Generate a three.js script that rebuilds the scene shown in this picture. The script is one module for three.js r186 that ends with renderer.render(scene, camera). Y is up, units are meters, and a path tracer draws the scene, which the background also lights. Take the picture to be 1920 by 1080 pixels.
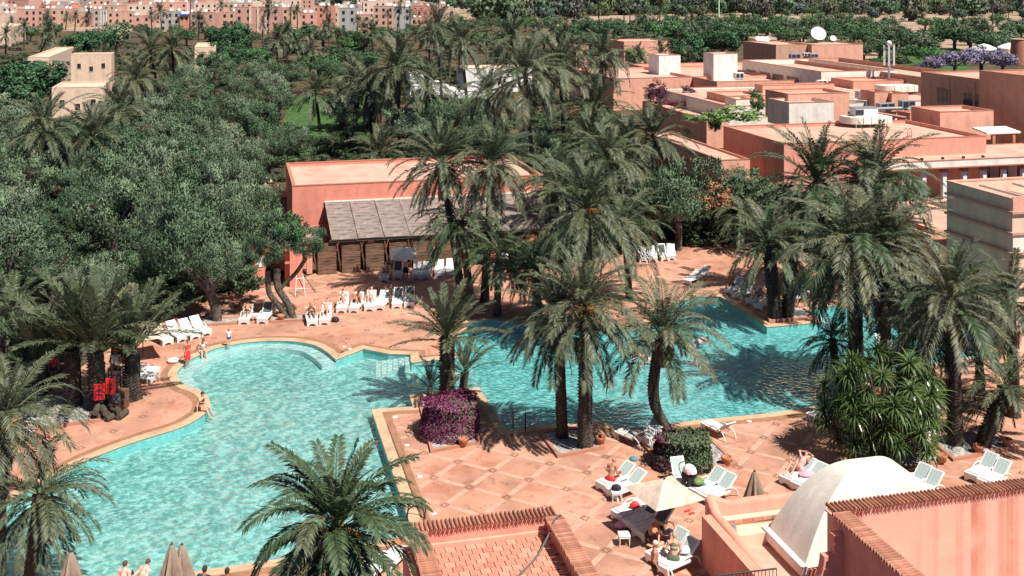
import * as THREE from 'three';
import { mergeGeometries, mergeVertices, toCreasedNormals } from 'three/addons/utils/BufferGeometryUtils.js';
import { RoundedBoxGeometry } from 'three/addons/geometries/RoundedBoxGeometry.js';
import { MarchingCubes } from 'three/addons/objects/MarchingCubes.js';
import { Sky } from 'three/addons/objects/Sky.js';

// ------------------------------------------------------------------ camera, sky, sun, exposure
const scene = new THREE.Scene();
const EYE = 22, FOCAL = 2076, HORIZON = -30;             // eye height in metres; lens and horizon of a 1920 x 1080 frame
const camera = new THREE.PerspectiveCamera(2 * Math.atan(540 / FOCAL) * 180 / Math.PI, 16 / 9, 0.5, 9000);
camera.position.set(0, EYE, 0);
camera.setViewOffset(1920, 1080, 0, 540 - HORIZON, 1920, 1080);   // level camera, lens shifted down: uprights stay upright
scene.add(camera);
const SUN = new THREE.Vector3(1, 2.1, 0.98).normalize();
const sky = new Sky();
sky.scale.setScalar(8000);
sky.material.uniforms.sunPosition.value.copy(SUN);
sky.material.uniforms.turbidity.value = 2.5;
sky.material.uniforms.rayleigh.value = 0.4;
sky.material.uniforms.mieCoefficient.value = 0.002;
sky.name = 'sky'; sky.userData.kind = 'structure';
scene.add(sky);
scene.environmentIntensity = 0.1;
const sun = new THREE.DirectionalLight(new THREE.Color(1, 0.94, 0.85), 5);
sun.position.copy(SUN).multiplyScalar(300).add(new THREE.Vector3(0, 0, -90));
sun.target.position.set(0, 0, -90); sun.target.name = 'sun_target'; sun.name = 'sun';
sun.castShadow = true; sun.shadow.mapSize.set(4096, 4096);
Object.assign(sun.shadow.camera, { left: -120, right: 120, top: 120, bottom: -120, near: 10, far: 900 });
scene.add(sun, sun.target);
const renderer = new THREE.WebGLRenderer({ antialias: true });
renderer.toneMapping = THREE.LinearToneMapping;
renderer.toneMappingExposure = 1.5;
renderer.shadowMap.enabled = true;

// ------------------------------------------------------------------ helpers
function rngOf(seed) { let a = seed >>> 0; return () => { a = (a + 0x6D2B79F5) | 0; let t = Math.imul(a ^ (a >>> 15), 1 | a); t = (t + Math.imul(t ^ (t >>> 7), 61 | t)) ^ t; return ((t ^ (t >>> 14)) >>> 0) / 4294967296; }; }
const V = (x, y, z) => new THREE.Vector3(x, y, z);
const lerp = (a, b, t) => a + (b - a) * t, clamp = (x, a, b) => Math.min(b, Math.max(a, x));
const smooth = (t) => t * t * (3 - 2 * t);
// survey: the point at height h that the plan sheet marks with (px, py)
function at(px, py, h = 0) { const d = FOCAL * (EYE - h) / (py - HORIZON); return V((px - 960) * d / FOCAL, h, -d); }
const scaleAt = (py) => (py - HORIZON) / EYE;             // sheet units per metre on the ground there
const taken = new Map();
function numbered(name) { const n = taken.get(name) ?? 0; taken.set(name, n + 1); return n ? name + '_' + String(n).padStart(3, '0') : name; }
function tag(o, label, category, group, kind) { o.userData.label = label; if (category) o.userData.category = category; if (group) o.userData.group = group; if (kind) o.userData.kind = kind; return o; }
function thing(name, label, category, group, pos, turn = 0) { const o = new THREE.Group(); o.name = numbered(name); if (pos) o.position.copy(pos); o.rotation.y = turn; tag(o, label, category, group); scene.add(o); return o; }
function mesh(name, geo, mat, parent, kind) { const m = new THREE.Mesh(geo, mat); m.castShadow = m.receiveShadow = true; m.name = parent ? name : numbered(name); (parent ?? scene).add(m); if (kind) m.userData.kind = kind; return m; }
function structure(name, geo, mat, label) { const m = mesh(name, geo, mat); m.userData.kind = 'structure'; if (label) m.userData.label = label; return m; }
function copyOf(o, label, group, pos, turn, scale) { const c = o.clone(); c.name = numbered(o.name.replace(/_\d\d\d$/, '')); c.userData = { ...o.userData }; tag(c, label, o.userData.category, group); if (pos) c.position.copy(pos); if (turn !== undefined) c.rotation.y = turn; if (scale) c.scale.setScalar(scale); scene.add(c); return c; }
const box = (w, h, d, x = 0, y = 0, z = 0) => new THREE.BoxGeometry(w, h, d).translate(x, y, z);   // x, z centre, y centre
const boxUp = (w, h, d, x = 0, y = 0, z = 0) => box(w, h, d, x, y + h / 2, z);
const rbox = (w, h, d, r, x = 0, y = 0, z = 0) => new RoundedBoxGeometry(w, h, d, 2, r).translate(x, y, z);
function merged(list) { return mergeGeometries(list.map((g) => { let n = g.index ? g.toNonIndexed() : g; if (!n.attributes.uv) n.setAttribute('uv', new THREE.BufferAttribute(new Float32Array(n.attributes.position.count * 2), 2)); for (const k of Object.keys(n.attributes)) if (!['position', 'normal', 'uv'].includes(k)) n.deleteAttribute(k); return n; })); }
function cyl(a, b, r0, r1 = r0, seg = 8) { const d = b.clone().sub(a), g = new THREE.CylinderGeometry(r1, r0, d.length(), seg); g.applyQuaternion(new THREE.Quaternion().setFromUnitVectors(V(0, 1, 0), d.clone().normalize())); return g.translate((a.x + b.x) / 2, (a.y + b.y) / 2, (a.z + b.z) / 2); }
const tube = (pts, r, seg = 24, rs = 6) => new THREE.TubeGeometry(new THREE.CatmullRomCurve3(pts), seg, r, rs);
// uv in metres, by the way each face points
function metric(geo, k = 1) {
  const g = geo.index ? geo.toNonIndexed() : geo, p = g.attributes.position, n = p.count, uv = new Float32Array(n * 2), a = V(), b = V(), c = V();
  for (let i = 0; i < n; i += 3) {
    a.fromBufferAttribute(p, i); b.fromBufferAttribute(p, i + 1); c.fromBufferAttribute(p, i + 2);
    const m = b.clone().sub(a).cross(c.clone().sub(a)), ax = Math.abs(m.x), ay = Math.abs(m.y), az = Math.abs(m.z);
    [a, b, c].forEach((v, j) => { const [s, t] = ay >= ax && ay >= az ? [v.x, v.z] : ax >= az ? [v.z, v.y] : [v.x, v.y]; uv[(i + j) * 2] = s * k; uv[(i + j) * 2 + 1] = t * k; });
  }
  g.setAttribute('uv', new THREE.BufferAttribute(uv, 2)); return g;
}
function prism(pts, y0, y1, holes = []) {                 // pts: Vector3 or [x, z], any winding; top and sides
  const xz = (p) => p.isVector3 ? new THREE.Vector2(p.x, -p.z) : new THREE.Vector2(p[0], -p[1]);
  const s = new THREE.Shape(pts.map(xz)); for (const h of holes) s.holes.push(new THREE.Path(h.map(xz)));
  const g = new THREE.ExtrudeGeometry(s, { depth: y1 - y0, bevelEnabled: false }); g.rotateX(-Math.PI / 2).translate(0, y0, 0); return metric(g);
}
function sheet(pts, y, holes = []) { const xz = (p) => new THREE.Vector2(p.x, -p.z), s = new THREE.Shape(pts.map(xz)); for (const h of holes) s.holes.push(new THREE.Path(h.map(xz))); return metric(new THREE.ShapeGeometry(s).rotateX(-Math.PI / 2).translate(0, y, 0)); }
function inside(p, poly) { let r = false; for (let i = 0, j = poly.length - 1; i < poly.length; j = i++) { const a = poly[i], b = poly[j]; if ((a.z > p.z) !== (b.z > p.z) && p.x < (b.x - a.x) * (p.z - a.z) / (b.z - a.z) + a.x) r = !r; } return r; }
function edgeDistance(p, poly) { let d = 1e9; for (let i = 0; i < poly.length; i++) { const a = poly[i], b = poly[(i + 1) % poly.length], ex = b.x - a.x, ez = b.z - a.z, t = clamp(((p.x - a.x) * ex + (p.z - a.z) * ez) / (ex * ex + ez * ez || 1), 0, 1); d = Math.min(d, Math.hypot(p.x - a.x - ex * t, p.z - a.z - ez * t)); } return d; }

// ------------------------------------------------------------------ textures
function lattice(seed, n) { const r = rngOf(seed), t = new Float32Array(n * n); for (let i = 0; i < t.length; i++) t[i] = r(); return (x, y) => { const x0 = Math.floor(x), y0 = Math.floor(y), fx = smooth(x - x0), fy = smooth(y - y0), g = (a, b) => t[(((b % n) + n) % n) * n + (((a % n) + n) % n)]; return lerp(lerp(g(x0, y0), g(x0 + 1, y0), fx), lerp(g(x0, y0 + 1), g(x0 + 1, y0 + 1), fx), fy); }; }
function fbm(seed, periods) { const fs = periods.map((n, i) => [lattice(seed + i * 17, n), n]); return (u, v) => { let s = 0, w = 0, k = 1; for (const [f, n] of fs) { s += f(u * n, v * n) * k; w += k; k *= 0.62; } return s / w; }; }
function streaks(seed, nx, ny) { const r = rngOf(seed), t = new Float32Array(nx * ny); for (let i = 0; i < t.length; i++) t[i] = r(); return (u, v) => { const x = u * nx, y = v * ny, x0 = Math.floor(x), y0 = Math.floor(y), fx = smooth(x - x0), fy = smooth(y - y0), g = (a, b) => t[(((b % ny) + ny) % ny) * nx + (((a % nx) + nx) % nx)]; return lerp(lerp(g(x0, y0), g(x0 + 1, y0), fx), lerp(g(x0, y0 + 1), g(x0 + 1, y0 + 1), fx), fy); }; }
const sk1 = streaks(71, 5, 96), sk2 = streaks(72, 11, 200), sk3 = streaks(73, 40, 9);
function texture(size, f, srgb = true) {
  const d = new Uint8Array(size * size * 4);
  for (let y = 0; y < size; y++) for (let x = 0; x < size; x++) { const c = f(x / size, y / size), i = (y * size + x) * 4; for (let k = 0; k < 3; k++) d[i + k] = clamp(Math.round((Array.isArray(c) ? c[k] : c) * 255), 0, 255); d[i + 3] = 255; }
  const t = new THREE.DataTexture(d, size, size); t.wrapS = t.wrapT = THREE.RepeatWrapping; t.magFilter = THREE.LinearFilter; t.minFilter = THREE.LinearMipmapLinearFilter; t.generateMipmaps = true; if (srgb) t.colorSpace = THREE.SRGBColorSpace; t.needsUpdate = true; return t;
}
const every = (t, metres) => { const c = t.clone(); c.repeat.set(1 / metres, 1 / metres); c.needsUpdate = true; return c; };
const n1 = fbm(11, [4, 9, 19, 41, 83, 170]), n2 = fbm(23, [7, 15, 31, 63, 127]), n3 = fbm(37, [3, 6, 13, 27]), n4 = fbm(51, [24, 57, 120, 240]);
const mott = texture(512, (u, v) => { const a = n1(u, v), b = n2(u, v); return 0.80 + 0.28 * (a - 0.5) + 0.16 * (b - 0.5) + 0.12; });
const bumpFine = texture(512, (u, v) => n4(u, v), false);
const bumpCoarse = texture(512, (u, v) => n2(u, v), false);
const deckTex = texture(1024, (u, v) => {
  const a = n1(u, v), b = n2(v, u), c = n4(u, v), w = n3(u, v), stain = clamp((n1(v + 0.3, u + 0.6) - 0.56) * 5, 0, 1), pale = clamp((w - 0.5) * 2.6, 0, 1), fleck = c > 0.66 ? -0.10 : 0;
  const k = 0.93 + 0.34 * (a - 0.5) + 0.18 * (b - 0.5) + fleck;
  const base = [0.845, 0.59, 0.475], dark = [0.75, 0.435, 0.32], light = [0.875, 0.665, 0.56];
  return base.map((x, i) => lerp(lerp(x, light[i], pale * 0.8), dark[i], stain * 0.6) * k);
});
const stuccoTex = texture(512, (u, v) => { const s = clamp((n2(u, 0.37) - 0.5) * 2.2, -1, 1) * n1(v, u); return 0.93 + 0.16 * (n1(u, v) - 0.5) + 0.09 * s + 0.05 * (n4(u, v) - 0.5); });
const streakTex = texture(512, (u, v) => { const s = clamp((n2(u, 0.37) - 0.52) * 6, 0, 1) * clamp((n1(u, v) - 0.25) * 2, 0, 1.2); const k = 0.94 + 0.16 * (n1(v, u) - 0.5); return [k - 0.13 * s, k - 0.25 * s, k - 0.27 * s]; });
const roofTex = texture(512, (u, v) => { const d = clamp((n3(u, v) - 0.52) * 3, 0, 1); const k = 0.93 + 0.26 * (n1(u, v) - 0.5) + 0.1 * (n4(u, v) - 0.5); return [k - 0.06 * d, k - 0.12 * d, k - 0.12 * d]; });
const gravelTex = texture(512, (u, v) => { const c = n4(u, v), e = n2(v, u); return 0.68 + 0.75 * (c - 0.5) + 0.2 * (e - 0.5) + 0.1; });
const soilTex = texture(1024, (u, v) => { const a = n1(u, v), b = n2(u, v), c = n4(u, v), g = clamp((n3(v, u) - 0.47) * 4, 0, 1); const soil = [0.56, 0.46, 0.36], dry = [0.67, 0.56, 0.45]; const k = 0.85 + 0.5 * (a - 0.5) + 0.35 * (c - 0.5) + 0.2 * (b - 0.5); return soil.map((x, i) => lerp(x, dry[i], g) * k); });
const grassTex = texture(512, (u, v) => { const k = 0.8 + 0.7 * (n4(u, v) - 0.5) + 0.5 * (n1(u, v) - 0.5); return [0.27 * k, 0.42 * k, 0.17 * k]; });
const reedTex = texture(512, (u, v) => { const k = 0.70 + 0.5 * (sk1(u, v) - 0.5) + 0.38 * (sk2(u, v) - 0.5) + 0.3 * (n1(u, v) - 0.5); return [0.71 * k, 0.635 * k, 0.60 * k]; });
const reedBump = texture(512, (u, v) => 0.5 * sk1(u, v) + 0.5 * sk2(u, v), false);
const barkTex = texture(512, (u, v) => 0.72 + 0.5 * (sk3(u, v) - 0.5) + 0.5 * (n4(u, v) - 0.5) + 0.4 * (n1(u, v) - 0.5));
const causticNoise = fbm(61, [21, 45]);
const mosaicCausticTex = texture(1024, (u, v) => {             // small glass tiles in mixed blues, with caustic sparkle painted in as pale clumps
  const N = 128, i = Math.floor(u * N), j = Math.floor(v * N), r = ((Math.sin(i * 127.1 + j * 311.7) * 43758.5453) % 1 + 1) % 1, fu = u * N - i, fv = v * N - j, grout = fu < 0.1 || fv < 0.1 ? 0.05 : 0, patch = n2(u, v) - 0.5, clump = clamp((causticNoise(u, v) - 0.5) * 5 + (r - 0.5) * 0.6, -1, 1);
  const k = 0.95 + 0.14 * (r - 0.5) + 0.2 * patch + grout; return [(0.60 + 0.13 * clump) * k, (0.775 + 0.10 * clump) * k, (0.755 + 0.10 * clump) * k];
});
const CELLS = 24, cellPts = (() => { const r = rngOf(92); return [...Array(CELLS * CELLS)].map(() => [r(), r()]); })();
function cellEdge(u, v) {                               // distance to the border between neighbouring wavelets
  const x = u * CELLS, y = v * CELLS, i = Math.floor(x), j = Math.floor(y); let a = 9, b = 9;
  for (let dj = -1; dj <= 1; dj++) for (let di = -1; di <= 1; di++) { const p = cellPts[((j + dj + CELLS) % CELLS) * CELLS + ((i + di + CELLS) % CELLS)], d = Math.hypot(i + di + p[0] - x, j + dj + p[1] - y); if (d < a) { b = a; a = d; } else if (d < b) b = d; }
  return b - a;
}
const waveTex = texture(1024, (u, v) => {               // short wavelets meeting in narrow crests
  const wx = (n2(u, v) - 0.5) * 0.05, wy = (n2(v, u) - 0.5) * 0.05, e = cellEdge(((u + wx) % 1 + 1) % 1, ((v + wy) % 1 + 1) % 1);
  return clamp(0.5 - 0.42 * Math.exp(-e * 3) + 0.5 * (n3(u, v) - 0.5) + 0.35 * (n2(v, u) - 0.5), 0, 1);
}, false);

// ------------------------------------------------------------------ materials (linear base colours)
const lin = (r, g, b) => new THREE.Color().setRGB(r, g, b);
function mat(r, g, b, rough = 0.9, o = {}) { const { map, bump, bumpScale, ...rest } = o; return new THREE.MeshStandardMaterial({ color: lin(r, g, b), roughness: rough, map: map ?? null, bumpMap: bump ?? null, bumpScale: bumpScale ?? 0.01, ...rest }); }
const stucco = (r, g, b, m = 2.6) => mat(r, g, b, 0.93, { map: every(stuccoTex, m), bump: every(bumpFine, 1.1), bumpScale: 0.006 });
const M = {
  deck: mat(0.78, 0.87, 0.92, 0.85, { map: every(deckTex, 9.3), bump: every(bumpFine, 1.3), bumpScale: 0.004 }),
  band: mat(0.60, 0.36, 0.26, 0.88, { map: every(mott, 1.7) }), rosette: mat(0.13, 0.06, 0.045, 0.8),
  coping: mat(0.60, 0.40, 0.255, 0.8, { map: every(mott, 2.3), bump: every(bumpFine, 0.8), bumpScale: 0.003 }),
  wetBand: mat(0.38, 0.19, 0.11, 0.55, { map: every(mott, 1.9) }),
  poolTile: mat(0.80, 0.82, 0.85, 0.4, { map: every(mosaicCausticTex, 5.2) }), poolTileBlue: mat(0.56, 0.79, 0.87, 0.4, { map: every(mosaicCausticTex, 4.7) }), stepTile: mat(0.60, 0.70, 0.71, 0.4, { map: every(mott, 1.2) }), poolWall: mat(0.24, 0.58, 0.57, 0.4, { map: every(mott, 1.1) }),
  gravel: mat(0.66, 0.62, 0.58, 0.95, { map: every(gravelTex, 2.2), bump: every(bumpFine, 1.2), bumpScale: 0.05 }),
  kerb: mat(0.48, 0.22, 0.14, 0.9, { map: every(mott, 1.4) }), pot: mat(0.50, 0.19, 0.10, 0.9, { map: every(mott, 0.7) }),
  soil: mat(0.34, 0.35, 0.27, 1, { map: every(soilTex, 17) }), sand: mat(0.40, 0.285, 0.205, 1, { map: every(mott, 60) }), grass: mat(1, 1, 1, 1, { map: every(grassTex, 6) }),
  pink: stucco(0.80, 0.335, 0.245), pinkRoof: mat(0.66, 0.41, 0.315, 0.92, { map: every(roofTex, 7.7), bump: every(bumpFine, 1.7), bumpScale: 0.006 }), pinkDeep: stucco(0.76, 0.275, 0.195),
  salmon: stucco(0.79, 0.40, 0.285), ochre: stucco(0.60, 0.34, 0.235), cream: stucco(0.85, 0.79, 0.69), white: stucco(0.84, 0.83, 0.79), dune: stucco(0.76, 0.56, 0.42), grey: stucco(0.42, 0.36, 0.305), copingClay: mat(0.48, 0.20, 0.135, 0.9, { map: every(mott, 1.4) }),
  stained: mat(0.78, 0.45, 0.335, 0.93, { map: every(streakTex, 6.1), bump: every(bumpFine, 1.1), bumpScale: 0.006 }),
  tile: ['0.46,0.195,0.12', '0.40,0.165,0.105', '0.52,0.235,0.15', '0.35,0.15,0.10'].map((s) => mat(...s.split(',').map(Number), 0.85, { map: every(mott, 0.4) })),
  paver: ['0.57,0.26,0.175', '0.62,0.32,0.225', '0.52,0.215,0.14', '0.65,0.39,0.285'].map((s) => mat(...s.split(',').map(Number), 0.88, { map: every(mott, 0.9) })), grout: mat(0.60, 0.24, 0.15, 0.95),
  reed: mat(1, 1, 1, 0.95, { map: every(reedTex, 2.4), bump: every(reedBump, 2.4), bumpScale: 0.03 }), blind: mat(0.50, 0.34, 0.235, 0.9, { map: every(reedTex, 3.1), bump: every(reedBump, 2.4), bumpScale: 0.02 }),
  beam: mat(0.055, 0.085, 0.06, 0.7), dark: mat(0.025, 0.025, 0.028, 0.6), black: mat(0.015, 0.015, 0.017, 0.7), steel: mat(0.55, 0.56, 0.57, 0.35, { metalness: 0.8 }), zinc: mat(0.42, 0.44, 0.46, 0.45, { metalness: 0.6 }), glass: mat(0.02, 0.025, 0.03, 0.15), shade: mat(0.05, 0.045, 0.04, 0.6),
  plastic: mat(0.74, 0.74, 0.72, 0.4), sling: mat(0.44, 0.53, 0.52, 0.75, { map: every(mott, 0.3) }), cushion: mat(0.70, 0.71, 0.69, 0.85, { map: every(mott, 0.5) }), darkSling: mat(0.07, 0.085, 0.09, 0.8), towelBlue: mat(0.10, 0.22, 0.30, 0.95), canvas: mat(0.70, 0.55, 0.44, 0.9, { map: every(mott, 0.8) }), canvasFold: mat(0.34, 0.25, 0.185, 0.9, { map: every(mott, 0.6) }), ivory: mat(0.83, 0.78, 0.68, 0.9), red: mat(0.72, 0.025, 0.03, 0.6), pinkCloth: mat(0.80, 0.36, 0.42, 0.9), white2: mat(0.74, 0.74, 0.72, 0.6), blue: mat(0.05, 0.16, 0.50, 0.7), orange: mat(0.62, 0.20, 0.04, 0.8), wood: mat(0.24, 0.13, 0.075, 0.85, { map: every(barkTex, 0.8) }),
  trunk: mat(0.135, 0.105, 0.078, 1, { map: every(barkTex, 0.9) }), oliveBark: mat(0.17, 0.135, 0.105, 1, { map: every(barkTex, 0.8), bump: every(bumpCoarse, 1), bumpScale: 0.04 }), deadFrond: mat(0.30, 0.20, 0.115, 1), rachis: mat(0.30, 0.34, 0.14, 0.8), fruit: mat(0.68, 0.31, 0.06, 0.8),
};
M.cableGrey = mat(0.11, 0.105, 0.11, 0.7);
const leafMat = (r, g, b, through = 0.3, rough = 0.62) => new THREE.MeshPhysicalMaterial({ color: lin(r, g, b), roughness: rough, side: THREE.DoubleSide, vertexColors: true, transmission: 0, thickness: 0, ...(through ? {} : {}) });
const frondMats = [leafMat(0.082, 0.096, 0.053, 0, 0.6), leafMat(0.060, 0.079, 0.039, 0, 0.6), leafMat(0.104, 0.113, 0.066, 0, 0.6), leafMat(0.042, 0.072, 0.030, 0, 0.6)];
const oliveMats = [leafMat(0.100, 0.152, 0.080), leafMat(0.074, 0.124, 0.060), leafMat(0.134, 0.185, 0.108), leafMat(0.054, 0.104, 0.047)];
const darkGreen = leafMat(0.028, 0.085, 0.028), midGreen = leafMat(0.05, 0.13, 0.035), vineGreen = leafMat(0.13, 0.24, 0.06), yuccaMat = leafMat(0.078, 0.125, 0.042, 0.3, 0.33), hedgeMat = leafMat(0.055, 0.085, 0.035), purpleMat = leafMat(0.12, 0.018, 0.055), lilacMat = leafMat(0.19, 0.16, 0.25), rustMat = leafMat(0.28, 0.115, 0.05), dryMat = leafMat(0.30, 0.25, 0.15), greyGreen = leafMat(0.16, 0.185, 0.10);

// ------------------------------------------------------------------ the ground, the pool and its deck
const curve = (list, n) => { const c = new THREE.CatmullRomCurve3(list.map(([x, y]) => at(x, y)), false, 'centripetal'); return c.getPoints(n); };
const POOL = [
  ...curve([[-130, 1010], [-60, 975], [20, 935], [100, 893], [171, 859], [232, 835], [292, 815.5], [341, 800], [369.5, 785], [387.5, 771], [393, 759], [391, 749], [384, 740], [369.5, 731], [350, 724], [337, 714], [330.5, 703.5], [333.4, 695], [343, 684], [357.5, 673.4], [377, 664], [401, 654], [427, 647.5], [460, 642], [494, 639], [525, 638.5], [553, 640], [586, 646], [610, 657.5], [630, 674]], 90),
  ...[[681, 654], [728, 663], [770, 664.5], [771, 680], [800, 676], [858, 670], [845, 645], [885, 604], [917, 600], [1000, 606], [1110, 616], [1217, 615], [1225, 585], [1300, 556], [1350, 556], [1438, 613], [1540, 604], [1510, 581], [1560, 573], [1650, 573], [1710, 583], [1860, 637], [1850, 665], [1700, 690], [1610, 712], [1628, 748], [1547, 760], [1437, 776], [1277, 792], [1170, 806], [1123, 789], [1103, 792], [1017, 799], [950, 808], [897, 727], [873, 731], [768, 740], [775, 763], [697, 768], [768, 978], [783, 1003], [583, 1040], [433, 1063], [353, 1074], [240, 1095], [-130, 1160]].map(([x, y]) => at(x, y)),
];
const DECK = [[-260, 1330], [-260, 905], [40, 775], [150, 690], [270, 612], [345, 570], [478, 543], [560, 525], [600, 508], [1000, 492], [1180, 474], [1340, 456], [1500, 468], [1760, 556], [2150, 640], [2350, 1330]].map(([x, y]) => at(x, y));
function offsetRing(poly, d) {                            // mitred offset; d > 0 is outwards
  const n = poly.length, area = poly.reduce((s, p, i) => { const q = poly[(i + 1) % n]; return s + p.x * q.z - q.x * p.z; }, 0), sg = area > 0 ? 1 : -1;
  return poly.map((p, i) => { const a = poly[(i + n - 1) % n], b = poly[(i + 1) % n], u = V(p.x - a.x, 0, p.z - a.z).normalize(), w = V(b.x - p.x, 0, b.z - p.z).normalize(), nu = V(u.z, 0, -u.x), nw = V(w.z, 0, -w.x), m = nu.clone().add(nw); const l = m.length(); if (l < 1e-4) return p.clone(); m.divideScalar(l); const k = d * sg / Math.max(0.45, m.dot(nu)); return V(p.x + m.x * k, p.y, p.z + m.z * k); });
}
function ringStrip(inner, outer, yi, yo) {
  const pos = []; const n = inner.length;
  for (let i = 0; i < n; i++) { const j = (i + 1) % n, a = inner[i], b = inner[j], c = outer[i], d = outer[j]; pos.push(a.x, yi, a.z, b.x, yi, b.z, c.x, yo, c.z, b.x, yi, b.z, d.x, yo, d.z, c.x, yo, c.z); }
  const g = new THREE.BufferGeometry(); g.setAttribute('position', new THREE.Float32BufferAttribute(pos, 3)); g.computeVertexNormals();
  const nn = g.attributes.normal; if (nn.getY(0) < -0.2) { const p = g.attributes.position.array; for (let i = 0; i < p.length; i += 9) for (let k = 0; k < 3; k++) { const t = p[i + 3 + k]; p[i + 3 + k] = p[i + 6 + k]; p[i + 6 + k] = t; } g.computeVertexNormals(); }
  return metric(g);
}
const FAR = [V(-4000, 0, 60), V(4000, 0, 60), V(4000, 0, -6500), V(-4000, 0, -6500)];
structure('ground', sheet(FAR, -0.07, [offsetRing(POOL, 0.2)]), M.soil, 'bare brown earth under the trees and round the hotel');
const COPE = offsetRing(POOL, 0.46), WET = offsetRing(POOL, 0.86);
const deck = structure('pool_deck', prism(DECK, -0.05, 0, [POOL]), M.deck, 'mottled terracotta pool deck with pale diagonal bands');
structure('pool_coping', mergeGeometries([ringStrip(POOL, COPE, 0.032, 0.032), ringStrip(COPE, offsetRing(POOL, 0.461), 0.032, 0.001), ringStrip(offsetRing(POOL, -0.03), POOL, 0.02, 0.032), ringStrip(offsetRing(POOL, -0.031), offsetRing(POOL, -0.03), -0.02, 0.02)]), M.coping, 'pale sandstone coping round the pool');
structure('wet_border', ringStrip(COPE, WET, 0.006, 0.006), M.wetBand, 'darker damp border along the coping');
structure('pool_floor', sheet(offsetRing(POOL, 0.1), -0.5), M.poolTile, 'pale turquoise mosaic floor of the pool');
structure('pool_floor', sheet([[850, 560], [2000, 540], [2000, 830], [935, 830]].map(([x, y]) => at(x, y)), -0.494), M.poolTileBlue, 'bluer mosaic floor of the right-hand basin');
structure('pool_wall', ringStrip(POOL, offsetRing(POOL, 0.02), -0.5, -0.02), M.poolWall, 'turquoise tiled side wall of the pool');
const waterMat = new THREE.MeshPhysicalMaterial({ color: lin(0.80, 0.955, 0.935), roughness: 0.03, transmission: 1, thickness: 0, ior: 1.33, bumpMap: every(waveTex, 10.3), bumpScale: 0.14 });
structure('pool_water', sheet(offsetRing(POOL, 0.012), -0.11), waterMat, 'rippled turquoise water of the pool');
{ // a shallow bench under the water along the round end
  const arc = curve([[384, 740], [369.5, 731], [350, 724], [337, 714], [330.5, 703.5], [333.4, 695], [343, 684], [357.5, 673.4], [377, 664], [401, 654], [427, 647.5], [460, 642], [494, 639], [525, 638.5], [553, 640], [586, 646], [610, 657.5], [630, 674]], 60);
  const inn = arc.map((p, i) => { const a = arc[Math.max(0, i - 1)], b = arc[Math.min(arc.length - 1, i + 1)], t = b.clone().sub(a).normalize(), k = 0.85 * Math.min(1, i / 9); return V(p.x - t.z * k, 0, p.z + t.x * k); });
  const bench = thing('pool_bench', 'pale tiled underwater bench along the round end of the pool', 'pool bench');
  mesh('seat', prism([...arc, ...inn.reverse()], -0.5, -0.2), M.stepTile, bench);
  // broad steps in the notch of the north bank
  const steps = thing('pool_steps', 'pale tiled steps going down into the water by the north bank', 'steps');
  for (let k = 0; k < 6; k++) { const x0 = 769 - k * 11, a = at(x0 - 10, 665.5 - k * 0.4), b = at(x0, 665.5 - k * 0.4), c = at(x0 + 0.5, 680 + k * 2.4), d = at(x0 - 10, 680.6 + k * 2.6); mesh('step', prism([a, b, c, d], -0.5, -0.13 - 0.06 * k), M.stepTile, steps); }
  const st2 = thing('pool_steps', 'pale steps into the water beside the palm island', 'steps');
  for (let k = 0; k < 4; k++) { const a = at(1512 + k * 8, 582 + k * 0.4), b = at(1519 + k * 8, 582 + k * 0.3), c = at(1547 + k * 9, 602), d = at(1540 + k * 9, 602.5); mesh('step', prism([a, b, c, d], -0.5, -0.15 - 0.07 * k), M.stepTile, st2); }
}
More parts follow.
